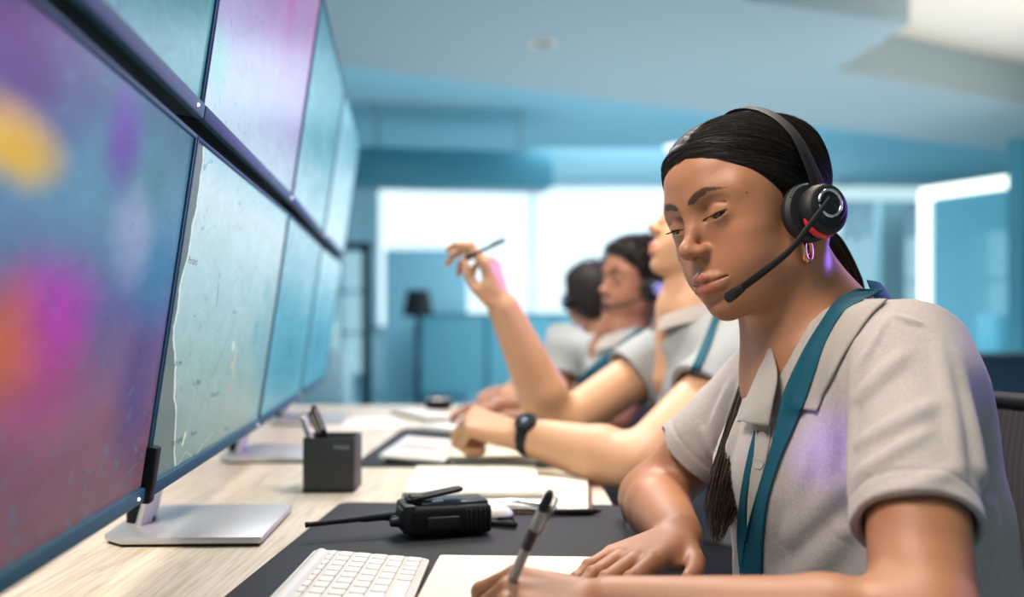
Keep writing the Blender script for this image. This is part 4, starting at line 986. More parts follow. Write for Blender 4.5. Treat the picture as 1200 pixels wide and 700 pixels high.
plk, G3 = drape(w_sbv, [(886, 497), (884, 530), (878, 570), (875, 640)], [(905, 498), (900, 530), (893, 570), (889, 642)], 40, 7, .0020, 'placket', M_COLLAR, w_shirt, thick=.0014, smooth=3)
for i in (6, 18):
    c = Vector(G3[i, 3]); MB().lathe([(0, 0), (.0052, 0), (.0056, .0008), (.0052, .0018), (.0036, .0014), (0, .0014)], 20, Matrix.Translation(c + Vector((0, -.001, 0))) @ Vector((0, 0, 1)).rotation_difference(Vector((-.75, -.65, .1)).normalized()).to_matrix().to_4x4(), cap=False).build('button', M_BUTTON, w_shirt)
seam = [(1018, 372), (1045, 366), (1068, 372), (1050, 392), (1022, 420), (1006, 460), (1001, 500)]
# lanyard
ly = thing('lanyard', 'wide teal lanyard hanging around the neck of the woman in front', 'lanyard', (.30, .97, .80), group='teal lanyards')
gi = np.arange(G1.shape[0] * G1.shape[1]).reshape(G1.shape[:2]); gq = np.stack([gi[:-1, :-1], gi[1:, :-1], gi[1:, 1:], gi[:-1, 1:]], -1).reshape(-1, 4)
torso_f = Fb[(Vb[:, 1] > .86)[Fb].all(1)]
lay = BVHTree.FromPolygons([tuple(v) for v in np.concatenate([sV, Vb, G1.reshape(-1, 3)])], [tuple(q) for q in np.concatenate([sF, torso_f + len(sV), gq + len(sV) + len(Vb)])])
_, G4 = drape(lay, [(1005, 338), (981, 351), (960, 380), (939, 415), (920, 455), (912, 483), (904, 520), (891, 563), (878, 610), (870, 647), (866, 690), (866, 740)],
      [(1036, 340), (1010, 353), (988, 366), (968, 399), (955, 436), (942, 473), (929, 504), (913, 541), (900, 584), (895, 621), (893, 658), (893, 740)], 130, 15, .0042, 'strap', M_LANYARD, ly, thick=.0014, smooth=14)
drape(lay, [(884, 505), (876, 535), (867, 584), (864, 626), (866, 660), (870, 700)], [(890, 505), (883, 540), (875, 584), (876, 626), (885, 660), (892, 700)], 40, 5, .0022, 'strap', M_LANYARD, ly, thick=.0014, smooth=6)
top_ = Vector(G4[0, 7]); cn = V3(.336, 1.013, .995)
a0 = math.atan2(top_.y - cn[1], top_.x - cn[0]); r0 = math.hypot(top_.y - cn[1], top_.x - cn[0]); bk = []
for i, a in enumerate(np.linspace(a0, math.radians(150), 16)):
    q = i / 15; r = r0 * max(0, 1 - q * 2.5) + .079 * min(1, q * 2.5)
    bk.append(Vector((cn[0] + r * math.cos(a), cn[1] + r * math.sin(a), top_.z * (1 - q) + (.975) * q + .012 * math.sin(math.pi * min(1, q * 1.3)))))
bk += [Vector((.258, 1.035, .945)), Vector((.250, 1.0, .918))]
sbk = spline(bk, 4); MB().tube(sbk, .0118, 12, flat=.07, up=[(Vector((p[0] - cn[0], p[1] - cn[1], 0)).normalized() + Vector((0, 0, .55))).normalized() for p in sbk]).build('neck_strap', M_LANYARD, ly)
# ------------------------------------------------------------------ things on the desk
def rrect(x0, y0, x1, y1, r, n=6):
    out = []
    for cx, cy, a0 in ((x1 - r, y1 - r, 0), (x0 + r, y1 - r, 90), (x0 + r, y0 + r, 180), (x1 - r, y0 + r, 270)):
        for i in range(n + 1): a = math.radians(a0 + 90 * i / n); out.append((cx + r * math.cos(a), cy + r * math.sin(a)))
    return out
def at(x, y, z, rz=0): return Matrix.Translation((x, y, z)) @ Matrix.Rotation(rz, 4, 'Z')
M_PAD = mat('charcoal desk pad', '#26292e', .72, bump=.25, bscale=900, spec=.3)
M_WHITEPL = mat('white plastic', '#d9d8d2', .35)
M_KEY = mat('white key', '#e4e2da', .45)
M_GAP = mat('key well', '#a8a8a2', .6)
M_PAPER = mat('paper', '#dfddce', .8, spec=.1)
M_RULE = mat('ruled line', '#c2c3ba', .8)
M_COVER = mat('brown notebook cover', '#6d4638', .6)
M_DGREY = mat('dark grey lacquered metal', '#3b3d3f', .5, bump=.06, bscale=600)
# desk pads
pd = MB().prism(rrect(-.200, -.36, .200, .36, .018), 0, .0028, bevel=.0008, M=at(-.066, .985, DESK + .0004, math.radians(-3))).build('desk_pad', M_PAD); tag(pd, 'charcoal desk pad under the radio and the front keyboard', 'desk pad', 'charcoal desk pads')
pd2 = MB().prism(rrect(-.205, -.31, .205, .31, .018), 0, .0028, bevel=.0008, M=at(-.075, 2.005, DESK + .0004, math.radians(-2))).build('desk_pad', M_PAD); tag(pd2, 'charcoal desk pad in front of the man, beyond the papers', 'desk pad', 'charcoal desk pads')
# keyboards: long side runs along the desk, tall edge towards the screens
def keyboard(label, x, y, z, rz, length=.285, detail=True):
    t = thing('keyboard', label, 'keyboard', (x, y, z), rz, 'white keyboards'); M0 = at(x, y, z, rz)
    tilt = Matrix.Rotation(math.radians(4.5), 4, 'Y')               # back rim (-x) stands higher
    M = M0 @ Matrix.Translation((0, 0, .0065)) @ tilt
    MB().prism(rrect(-.062, -length / 2, .062, length / 2, .009), -.0015, .0045, bevel=.0015, M=M).build('case', M_WHITEPL, t)
    MB().tube([M @ Vector((-.054, -length / 2 + .003, -.001)), M @ Vector((-.054, length / 2 - .003, -.001))], [.0075, .0075], 20).build('battery_tube', M_WHITEPL, t)
    # columns along x are the rows of keys; right column (+x) is the space-bar row
    rows = [(-.0395, .0085, 14, 0), (-.0255, .0150, 14, 0), (-.0075, .0165, 14, .004), (.0105, .0165, 13, .008), (.0285, .0165, 12, .012), (.0470, .0165, 0, 0)]
    kw = (length - .014)
    for ri, (cx, w, n, sh) in enumerate(rows):
        if n: edges = np.linspace(-kw / 2, kw / 2, n + 1); cells = [(edges[i], edges[i + 1]) for i in range(n)]
        else:
            q = [0, .06, .12, .18, .26, .66, .74, .80, .86, .93, 1]; cells = [(-kw / 2 + kw * q[i], -kw / 2 + kw * q[i + 1]) for i in range(len(q) - 1)]
        for (a, b) in cells:
            MB().box((cx, (a + b) / 2, .0056), (w - .0022, (b - a) - .0022, .0026), bevel=.0009, seg=1).xf(M).build('key', M_KEY, t)
    return t
kb1 = keyboard('white keyboard at the bottom edge beside the open notebook', -.152, .862, DESK + .0034, math.radians(-1))
def copy_thing(o, loc, rz, label):
    r = o.copy(); COL.objects.link(r); old = world_of(o); new = Matrix.Translation(loc) @ Matrix.Rotation(rz, 4, 'Z'); r.matrix_basis = new; r['label'] = label
    for ch in list(o.children):
        c = ch.copy(); COL.objects.link(c); c.parent = r; c.matrix_parent_inverse = ch.matrix_parent_inverse.copy(); c.matrix_basis = ch.matrix_basis.copy()
    return r
copy_thing(kb1, (-.176, 1.865, DESK + .0034), math.radians(-4), 'white keyboard on the man\'s desk pad, behind the dark pen cup')
kb3 = copy_thing(kb1, (-.235, 2.62, DESK + .0004), math.radians(28), 'farthest white keyboard, on the bare desk beyond the white mouse')
# open notebook in front of the woman
nb = thing('notebook', 'open ruled notebook the front woman is writing in', 'notebook', (.03, .86, DESK + .0034))
Mn = at(.022, .862, DESK + .0034, math.radians(-3))
MB().prism(rrect(-.112, -.152, .112, .152, .004), 0, .0018, bevel=.0006, M=Mn).build('cover', M_COVER, nb)
pg = MB().prism(rrect(-.108, -.149, .108, .149, .004), .0018, .0068, bevel=.0012, M=Mn).build('pages', M_PAPER, nb)
rl = MB()
for i in range(24): rl.box((-.096 + i * .0084, 0, .00685), (.0003, .285, .0001))
rl.xf(Mn).build('ruled_lines', M_RULE, pg, smooth=False)
# papers on a clipboard, and a writing pad next to it
cb = thing('clipboard', 'brown clipboard with white sheets and a metal clip behind the radio', 'clipboard', (.03, 1.40, DESK + .001))
Mc = at(.012, 1.418, DESK + .0034, math.radians(-4.5))
MB().prism(rrect(-.108, -.152, .108, .140, .008), 0, .0030, bevel=.0008, M=Mc).build('board', M_COVER, cb)
MB().prism(rrect(-.100, -.140, .102, .136, .002), .0032, .0062, M=Mc).build('sheets', M_PAPER, cb)
MB().prism(rrect(-.058, -.150, .052, -.118, .006), .0064, .0082, bevel=.0006, M=Mc).build('clip', M_CHROME, cb)
MB().tube([Mc @ Vector(p) for p in spline([(-.05, -.140, .009), (-.02, -.142, .0135), (0, -.143, .0155), (.02, -.142, .0135), (.05, -.140, .009)], 5)], [.0038] * 21, 12).build('clip_spring', M_CHROME, cb)
wp = thing('writing_pad', 'blank white writing pad lying over the left of the clipboard', 'writing pad', (-.06, 1.46, DESK + .01))
Mw_ = at(-.062, 1.475, DESK + .0122, math.radians(1))
MB().prism(rrect(-.098, -.128, .104, .125, .003), 0, .0065, bevel=.0008, M=Mw_).build('sheets', M_PAPER, wp)
MB().prism(rrect(-.099, -.1285, .105, .1255, .003), -.0016, -.0001, M=Mw_).build('backing_card', mat('grey board', '#9a8f86', .8), wp)
pn = thing('pen', 'black pen with a blue end lying along the edge of the clipboard', 'pen', (.06, 1.255, DESK + .004))
p0, p1 = Vector((.036, 1.252, DESK + .0085)), Vector((.122, 1.262, DESK + .0085))
def stick_pen(t, a, b, r, body, tipm, capm, frac=.88, clip=True):
    d = (b - a)
    MB().tube([a, a + d * frac], [r, r], 14).build('barrel', body, t)
    MB().tube([a + d * frac, a + d * .93, b], [r * .95, r * .6, r * .15], 14).build('tip', tipm, t)
    if clip: 
        u = Vector((0, 0, 1)) - d.normalized() * d.normalized().z; u = u.normalized() if u.length > .2 else Vector((0, -1, 0))
        MB().tube([a + d * .02 + u * r, a + d * .03 + u * (r * 1.7), a + d * .28 + u * (r * 1.6)], [r * .3] * 3, 8).build('pocket_clip', capm, t)
    MB().tube([a - d * .03, a + d * .01], [r * .7, r * 1.02], 14).build('cap', capm, t)
stick_pen(pn, p0, p1, .0040, M_BLACKPL, M_BLACK, mat('blue cap', '#1c4fb0', .4))
# the pen she writes with
wpn = thing('pen', 'clear and black ballpoint held upright in the front woman\'s hand', 'pen', tuple(PEN_B))
M_CLEAR = mat('smoky clear plastic', '#c4c0bd', .15, spec=.5, trans=.5)
a_, b_ = Vector(PEN_T), Vector(PEN_B); d_ = b_ - a_
MB().tube([a_ + d_ * .10, a_ + d_ * .78], [.0043, .0043], 16).build('barrel', M_CLEAR, wpn)
MB().tube([a_ + d_ * .08, a_ + d_ * .93], [.0016, .0016], 10).build('refill', M_BLACK, wpn)
MB().tube([a_ - d_ * .01, a_ + d_ * .02, a_ + d_ * .10, a_ + d_ * .12], [.0026, .0040, .0046, .0046], 16).build('cap', M_BLACK, wpn)
MB().tube([a_ + d_ * .26, a_ + d_ * .40], [.0047, .0047], 16).build('grip_band', mat('dark plum plastic', '#2c1f2b', .35), wpn)
MB().tube([a_ + d_ * .78, a_ + d_ * .93, b_], [.0043, .0022, .0006], 16).build('tip', M_CHROME, wpn)
MB().tube([a_ + d_ * .03 + Vector((.0055, 0, 0)), a_ + d_ * .05 + Vector((.0078, -.001, 0)), a_ + d_ * .30 + Vector((.0068, 0, 0))], [.0013] * 3, 8).build('pocket_clip', M_CHROME, wpn)
# two-way radio lying on its side
rd = thing('two_way_radio', 'black two-way radio with long antenna lying on the desk pad', 'two-way radio', (-.075, 1.145, DESK + .003))
Mr = at(-.082, 1.150, DESK + .0034, math.radians(17)) @ Matrix.Scale(1.02, 4)
MB().box((.002, 0, .0200), (.100, .056, .036), bevel=.0075, seg=3).xf(Mr).build('body', M_BLACKPL, rd)
MB().box((-.047, 0, .0235), (.016, .052, .034), bevel=.004).xf(Mr).build('top_housing', M_RUBBER, rd)
MB().box((-.052, -.006, .0235), (.012, .034, .026), bevel=.004).xf(Mr).build('top_plate', M_RUBBER, rd)
MB().box((-.008, -.0282, .0185), (.040, .005, .016), bevel=.0048, seg=3).xf(Mr).build('talk_button', M_RUBBER, rd)
for i in range(6): MB().box((.020 + i * .0056, -.0278, .0215), (.0026, .0030, .024), bevel=.0009, seg=1).xf(Mr).build('grip_rib', M_RUBBER, rd)
MB().box((.008, .002, .0385), (.082, .044, .006), bevel=.0025).xf(Mr).build('battery_cover', mat('blue black plastic', '#14202c', .3), rd)
cp = MB().prism([(-.044, -.011), (-.036, -.013), (.020, -.011), (.025, -.006), (.025, .006), (.020, .011), (-.036, .013), (-.044, .011)], 0, .0042, bevel=.0014, M=Mr @ Matrix.Translation((-.004, -.002, .0480)) @ Matrix.Rotation(math.radians(-9), 4, 'Y')).build('belt_clip', M_BLACKPL, rd)
MB().box((-.036, -.002, .0440), (.016, .020, .010), bevel=.002).xf(Mr).build('clip_hinge', M_RUBBER, cp)
MB().box((-.012, -.012, .0422), (.014, .006, .0035), bevel=.001).xf(Mr).build('release_latch', M_CHROME, cp)
for yy, ln in ((-.014, .016), (-.001, .013)):
    MB().lathe([(0, 0), (.0058, 0), (.0062, .004), (.0050, ln), (.004, ln + .001), (0, ln + .001)], 20, Mr @ Matrix.Translation((-.052, yy, .020)) @ Matrix.Rotation(-math.pi / 2, 4, 'Y'), cap=False).build('knob', M_RUBBER, rd)
MB().tube([Mr @ Vector(p) for p in ((-.050, .015, .022), (-.066, .015, .022), (-.072, .015, .022), (-.096, .013, .021), (-.100, .013, .021), (-.160, .010, .0185))], [.0062, .0062, .0052, .0046, .0036, .0030], 16).build('antenna', M_RUBBER, rd)
MB().tube([Mr @ Vector(p) for p in ((-.160, .010, .0185), (-.164, .010, .0184))], [.0034, .0034], 16).build('antenna_tip', M_BLACK, rd)
# a pen lying behind the radio and a white mouse
p3 = thing('pen', 'short black pen lying just right of the radio', 'pen', (-.01, 1.18, DESK + .0035))
stick_pen(p3, Vector((.004, 1.178, DESK + .0080)), Vector((-.075, 1.205, DESK + .0080)), .0042, M_RUBBER, M_BLACK, M_BLACKPL)
def mouse(label, x, y, z, rz):
    t = thing('computer_mouse', label, 'computer mouse', (x, y, z), rz, 'white computer mice'); M = at(x, y, z, rz)
    f = Field(); f.ell((0, 0, .002), (.029, .055, .020)); f.half((0, 0, 0.0012), (0, 0, -1), .002)
    V, F = grow(f, (-.034, -.06, -.004), (.034, .06, .026), .002)
    me = np_mesh('shell', V, F); me.transform(M); link('shell', me, M_WHITEPL, t)
    MB().prism([(.024 * math.cos(a), .05 * math.sin(a)) for a in np.linspace(0, 6.28, 28)[:-1]], 0, .0018, M=M).build('base', M_GAP, t); return t
mouse('white computer mouse peeking out right behind the radio', -.052, 1.255, DESK + .0034, math.radians(80))
mouse('white computer mouse between the two far keyboards', -.170, 2.25, DESK + .0034, math.radians(60))
# pen cup
pc = thing('pen_cup', 'square dark grey pen cup standing on the bare desk', 'pen cup', (-.283, 1.48, DESK))
cx, cy, w, h = -.2825, 1.482, .078, .084
c_ = MB(); 
for s in (-1, 1):
    c_.box((s * (w / 2 - .001), 0, h / 2), (.002, w, h), bevel=.0005); c_.box((0, s * (w / 2 - .001), h / 2), (w, .002, h), bevel=.0005)
c_.box((0, 0, .002), (w, w, .003)); c_.xf(at(cx, cy, DESK + .0006, 0)).build('cup', M_DGREY, pc)
cu = bpy.data.curves.new('t', 'FONT'); cu.body = 'Yealink'; cu.size = .0085; o = bpy.data.objects.new('t', cu); COL.objects.link(o)
me = bpy.data.meshes.new_from_object(o.evaluated_get(bpy.context.evaluated_depsgraph_get())); bpy.data.objects.remove(o)
me.transform(Matrix.Translation((cx + .008, cy - w / 2 - .0004, DESK + .068)) @ Matrix.Rotation(math.pi / 2, 4, 'X')); link('lettering', me, M_ALU, pc)
for lb, a, b, r, bd, cpm in (('white pen leaning left in the square cup', (-.336, 1.497, .853), (-.296, 1.490, .750), .0052, M_WHITEPL, M_CHROME),
                        ('blue and black pen in the middle of the square cup', (-.318, 1.475, .862), (-.268, 1.485, .752), .0045, mat('steel blue pen', '#6fa6c4', .25, metal=.5), M_BLACKPL),
                        ('black clip pen standing tallest in the square cup', (-.311, 1.465, .872), (-.262, 1.470, .752), .0048, mat('pale blue barrel', '#7fb4d0', .25), M_BLACKPL)):
    t = thing('pen', lb, 'pen', b, group='pens in the square cup'); A_, B_ = Vector(a), Vector(b)
    MB().tube([A_ + (B_ - A_) * .45, B_], [r, r * .8], 14).build('barrel', bd, t)
    MB().tube([A_, A_ + (B_ - A_) * .03, A_ + (B_ - A_) * .46], [r * .6, r * 1.1, r * 1.15], 14).build('cap', cpm if lb[0] != 'w' else M_WHITEPL, t)
    MB().tube([A_ + (B_ - A_) * .03 + Vector((.003, -.006, .0)), A_ + (B_ - A_) * .30 + Vector((.002, -.007, 0))], [.0014, .0014], 8).build('pocket_clip', M_CHROME if lb[0] != 'w' else M_BLACKPL, t)
# the man's notebook, loose sheets, a dark puck
mn = thing('notebook', 'closed cream notebook under the man\'s fist', 'notebook', (-.03, 1.83, DESK + .003)); Mm = at(-.045, 1.835, DESK + .0034, math.radians(4))
MB().prism(rrect(-.075, -.105, .085, .13, .004), 0, .012, bevel=.001, M=Mm).build('pages', M_PAPER, mn)
MB().prism(rrect(-.078, -.108, .088, .133, .005), .0121, .0138, bevel=.0005, M=Mm).build('cover', mat('cream cover', '#d9d2bd', .7), mn)
sh1 = MB().prism(rrect(-.105, -.148, .105, .148, .002), 0, .002, M=at(-.40, 2.45, DESK + .0005, .3)).build('paper_sheets', M_PAPER); tag(sh1, 'loose white sheets beneath the far screens', 'paper')
pk = thing('speaker_puck', 'small round black conference speaker at the far end of the desk', 'speaker', (-.225, 2.86, DESK)); 
MB().lathe([(0, 0), (.036, 0), (.042, .010), (.040, .026), (.028, .040), (0, .046)], 32, at(-.225, 2.86, DESK + .0006), cap=False).build('body', M_BLACKPL, pk)
MB().lathe([(.0355, .0305), (.0365, .033), (.0335, .0355), (.033, .033)], 32, at(-.225, 2.86, DESK + .0006), cap=False).build('ring', M_ALU, pk)
# ------------------------------------------------------------------ seated colleagues and chairs
M_TROUSER = mat('dark trousers', '#22262d', .85, bump=.2, bscale=600)
M_SHOE = mat('black shoe', '#121214', .45)
M_MESH = mat('black chair mesh', '#16181b', .6)
def mesh_weave(m, s):
    nt = m.node_tree; b = nt.nodes['Principled BSDF']; tc = nt.nodes.new('ShaderNodeTexCoord'); ck = nt.nodes.new('ShaderNodeTexVoronoi'); ck.inputs['Scale'].default_value = s; ck.inputs['Randomness'].default_value = 0.0; nt.links.new(tc.outputs['Object'], ck.inputs['Vector'])
    rp = nt.nodes.new('ShaderNodeMapRange'); rp.inputs['From Min'].default_value = .15; rp.inputs['From Max'].default_value = .5; nt.links.new(ck.outputs['Distance'], rp.inputs['Value'])
    mx = nt.nodes.new('ShaderNodeMix'); mx.data_type = 'RGBA'; mx.inputs[6].default_value = srgb('#0a0b0d'); mx.inputs[7].default_value = srgb('#4a4748'); nt.links.new(rp.outputs[0], mx.inputs['Factor']); nt.links.new(mx.outputs[2], b.inputs['Base Color'])
mesh_weave(M_MESH, 330)
def legs(root, pelvis, hipw=.10, knees=None, dirx=(-1, 0), seat=.50):
    f = Field(); px, py = pelvis[0], pelvis[1]; d = V3(dirx[0], dirx[1], 0); d /= np.linalg.norm(d); sd = V3(-d[1], d[0], 0)
    f.ell((px, py, seat + .06), (.155, .175, .13)); feet = []
    for s in (1, -1):
        hip = V3(px, py, seat + .03) + sd * s * hipw; kn = hip + d * .40 + sd * s * .04; kn[2] = seat + .015; an = kn + d * .04; an[2] = .11
        f.path([hip, kn, an], [.088, .064, .044], .04, kin=.02); feet.append((an, s))
    V, F = grow(f, (px - .62, py - .36, .04), (px + .28, py + .36, seat + .24), .008)
    link('trousers', np_mesh('trousers', V, F), M_TROUSER, root)
    for an, s in feet:
        g = Field(); h = V3(an[0], an[1], .045); g.ell(h + d * .06, (.125 if abs(d[0]) > .7 else .06, .046 if abs(d[0]) > .7 else .12, .042)); g.cone(h, h + V3(0, 0, .06), .042, .045, .02); g.half((0, 0, .004), (0, 0, -1), .004)
        V, F = grow(g, h - .2, h + .2, .006); link('shoe', np_mesh('shoe', V, F), M_SHOE, root)
legs(w_root, (.405, .985), dirx=(-1, -.12))
def office_chair(label, x, y, rz, seat=.422, top=.99):
    """back of the chair stands on local +x; the sitter looks along local -x"""
    t = thing('office_chair', label, 'office chair', (x, y, 0), rz, 'black mesh office chairs'); M = at(x, y, 0, rz)
    MB().prism(rrect(-.24, -.245, .22, .245, .07), seat - .05, seat, bevel=.02, seg=3, M=M).build('seat', M_TROUSER, t)
    MB().tube([M @ Vector((0, 0, .10)), M @ Vector((0, 0, seat - .05))], [.028, .022], 16).build('gas_lift', M_BLACKPL, t)
    for k in range(5):
        a = 2 * math.pi * k / 5 + .3; c, s = math.cos(a), math.sin(a)
        lg = MB().tube([M @ Vector((0, 0, .11)), M @ Vector((c * .16, s * .16, .095)), M @ Vector((c * .30, s * .30, .072))], [.028, .022, .016], 10).build('leg', M_BLACKPL, t)
        MB().lathe([(0, -.014), (.026, -.014), (.029, 0), (.026, .014), (0, .014)], 20, M @ Matrix.Translation((c * .30, s * .30, .030)) @ Matrix.Rotation(a + math.pi / 2, 4, 'Z') @ Matrix.Rotation(math.pi / 2, 4, 'X'), cap=False).build('caster', M_RUBBER, lg)
    # mesh back: a curved sheet inside a rounded frame
    def bp(u, v):      # u across -1..1, v up 0..1
        w = .235 * (1 - .10 * v ** 3); return M @ Vector((.205 + .05 * v - .035 * (1 - u * u) * -1 * 1.0 + .03 * math.sin(v * 3.0) - .03, u * w, seat + .10 + v * (top - seat - .10)))
    nu, nv = 17, 25; G = []
    for j in range(nv):
        for i in range(nu):
            u = -1 + 2 * i / (nu - 1); v = j / (nv - 1); uu = u * (1 if v < .9 else math.sqrt(max(0, 1 - ((v - .9) / .1) ** 2 * .35))); G.append(tuple(bp(uu, v)))
    idx = np.arange(nu * nv).reshape(nv, nu); F = np.stack([idx[:-1, :-1], idx[:-1, 1:], idx[1:, 1:], idx[1:, :-1]], -1).reshape(-1, 4)
    b = link('backrest', np_mesh('backrest', np.array(G), F), M_MESH, t); m = b.modifiers.new('s', 'SOLIDIFY'); m.thickness = .006
    G = np.array(G).reshape(nv, nu, 3); loop = [G[j, 0] for j in range(0, nv, 2)] + [G[-1, i] for i in range(1, nu - 1, 2)] + [G[j, -1] for j in range(nv - 1, -1, -2)] + [G[0, i] for i in range(nu - 2, 0, -2)]
    loop = [tuple(p) for p in loop]; loop.append(loop[0]); MB().tube(loop, [.011] * len(loop), 10, cap=False).build('back_frame', M_BLACKPL, t)
    MB().tube([M @ Vector((.10, 0, seat - .045)), M @ Vector((.25, 0, seat - .03)), M @ Vector((.285, 0, seat + .12)), M @ Vector((.285, 0, seat + .30))], [.022, .024, .024, .018], 12).build('back_support', M_BLACKPL, t)
    return t
office_chair('mesh office chair of the woman in front, its back at the right edge', .385, 1.00, math.radians(12), top=.905)
office_chair('mesh office chair the man sits on', .46, 1.80, math.radians(6), top=.90)
office_chair('mesh office chair of the curly haired woman', .43, 2.50, math.radians(12), top=.90)
office_chair('mesh office chair of the farthest colleague', .42, 3.25, math.radians(4), top=.88)
M_POLO2 = mat('grey jersey', '#95999a', .9, vary=.06, vscale=90, spec=.15)
def colleague(name_label, J, head, skincol, lip, hand_specs, shirt_lo, shirt_hi, hres=.004, hcol='#0d0b0b', hair=None, iris='#2a1408', pitchroll=None, yaw=0):
    root = thing('person', name_label, 'person', (J['pel'][0], J['pel'][1], 0))
    HR_ = head_rot(*[math.radians(a) for a in head[1]]); fr = Frame(np.array(HR_), head[0], head[2])
    s = Field(); head_field(s, fr, ears=True); nk = V3(*J['neck'])
    s.cone(fr.fwd([(0, -2, -2)])[0], nk, head[3], head[3] + .004, .03); s.cone(nk, nk + V3(.015, 0, -.12), .06, .09, .04)
    for sh, el, wr, r in J['arms']:
        sh, el, wr = V3(*sh), V3(*el), V3(*wr); s.cone(nk + V3(.01, 0, -.06), sh, .055, .048, .04); s.cone(sh, el, .048 * r, .040 * r, .02)
        s.path([el, el + (wr - el) * .3, wr], [.040 * r, .044 * r, .028 * r], .02, kin=.01)
    for hs in hand_specs: hand_field(s, **hs)
    V, F = grow(s, J['lo'], J['hi'], hres); C = paint(V, srgb(skincol)); C = face_paint(V, C, fr, srgb(lip), srgb('#1d120d'))
    me = np_mesh('body', V, F); vcol(me, 'Col', C); link('body', me, M_SKIN, root); eyes(root, fr, HR_, look=(-.05, 0), iris=iris, rad=1.15, e=(3.1, 7.36, 1.66))
    t = Field(); ch = V3(*J['chest']); t.ell(ch, (.115, .165, .15)); t.ell((ch + V3(*J['pel'])) / 2, (.125, .155, .17), .07); t.ell(V3(J['pel'][0], J['pel'][1], .62), (.14, .165, .14), .07)
    t.cone(nk + V3(.012, 0, -.055), nk + V3(.0, 0, -.005), .080, .064, .03)
    for sh, el, wr, r in J['arms']:
        sh, el = V3(*sh), V3(*el); t.cone(nk + V3(.012, 0, -.045), sh, .05, .052, .05); a = el - sh
        fn, lo_, hi_ = capped(sh - a * .05, sh + a * J.get('slv', .55), .058 * r, .064 * r); t.ops.append((fn, .03, 'u', WORLD, dict(lo=lo_, hi=hi_)))
    t.ops.append((lambda X: .003 * noise3(X, 17) + .0015 * noise3(X, 40), 0.0, 'add', WORLD, {}))
    for sh, el, wr, r in J['arms']: sh, el = V3(*sh), V3(*el); t.cone(sh + (el - sh) * .3, el, .050 * r, .060 * r, .004, 's')
    t.cone(nk + V3(0, 0, -.04), nk + V3(-.0, 0, .06), .060, .058, .006, 's'); t.cone(nk + V3(-.05, -.01, .0), nk + V3(-.115, -.02, -.085), .030, .005, .006, 's')
    V2, F2 = grow(t, shirt_lo, shirt_hi, .004); sh_ = link('polo_shirt', np_mesh('polo_shirt', V2, F2), M_POLO2, root)
    # open collar
    for sg in (1, -1):
        c0 = nk + V3(.045, .0, .012); pts = []
        for a in np.linspace(0, 1, 9):
            an = math.radians(10 + 140 * a); pts.append(Vector(nk + V3(.078 * math.cos(an), sg * .078 * math.sin(an), .010 - .035 * a ** 2)))
        MB().tube(pts, [.024 * (1 - .35 * abs(a - .6)) for a in np.linspace(0, 1, 9)], 10, flat=.16, up=[(p - Vector(nk + V3(0, 0, -.08))).normalized() for p in pts]).build('collar', M_COLLAR, sh_)
    legs(root, J['pel'][:2], dirx=(-1, -.05))
    return root, fr, HR_, BVHTree.FromPolygons([tuple(v) for v in V2], [tuple(q) for q in F2]), V, F
# the man
man, mfr, mHR, m_bv, mV, mF = colleague('man with short hair in grey polo shirt pointing a pen at the screens',
    dict(pel=(.43, 1.78, .6), slv=.43, chest=(.395, 1.78, .870), neck=(.345, 1.80, 1.025), arms=[((.415, 1.64, .945), (.200, 1.50, .775), (.022, 1.635, .806), 1.12), ((.350, 1.95, .955), (.092, 1.86, .794), (-.016, 1.80, 1.030), 1.10)], lo=(-.14, 1.40, .70), hi=(.48, 2.06, 1.29)),
    ((.372, 1.80, 1.166), (6, -17, -3), .0102, .056), '#c89a78', '#b5705e',
    [dict(wrist=(.022, 1.635, .806), x=(-.17, .03, .045), up=(.05, -.45, 1), side=-1, sc=.0110, curl=((62, 80, 40), (66, 82, 42), (70, 84, 45), (74, 84, 50)), thumb=((2.0, 2.0, -1.4), (4.8, 2.6, -3.2), (7.2, 1.6, -4.2), (8.8, .4, -4.6))),
     dict(wrist=(-.016, 1.80, 1.030), x=(-.27, -.05, .9), up=(.85, -.35, .25), side=1, sc=.0102, curl=((22, 48, 28), (46, 52, 30), (56, 58, 35), (60, 62, 40)), spread=(4, 0, -4, -10), thumb=((2.0, 2.4, -1.2), (5.0, 3.6, -2.6), (7.8, 3.2, -3.6), (10.0, 2.0, -4.0)))],
    (.15, 1.45, .52), (.60, 2.12, 1.08), hres=.0034)
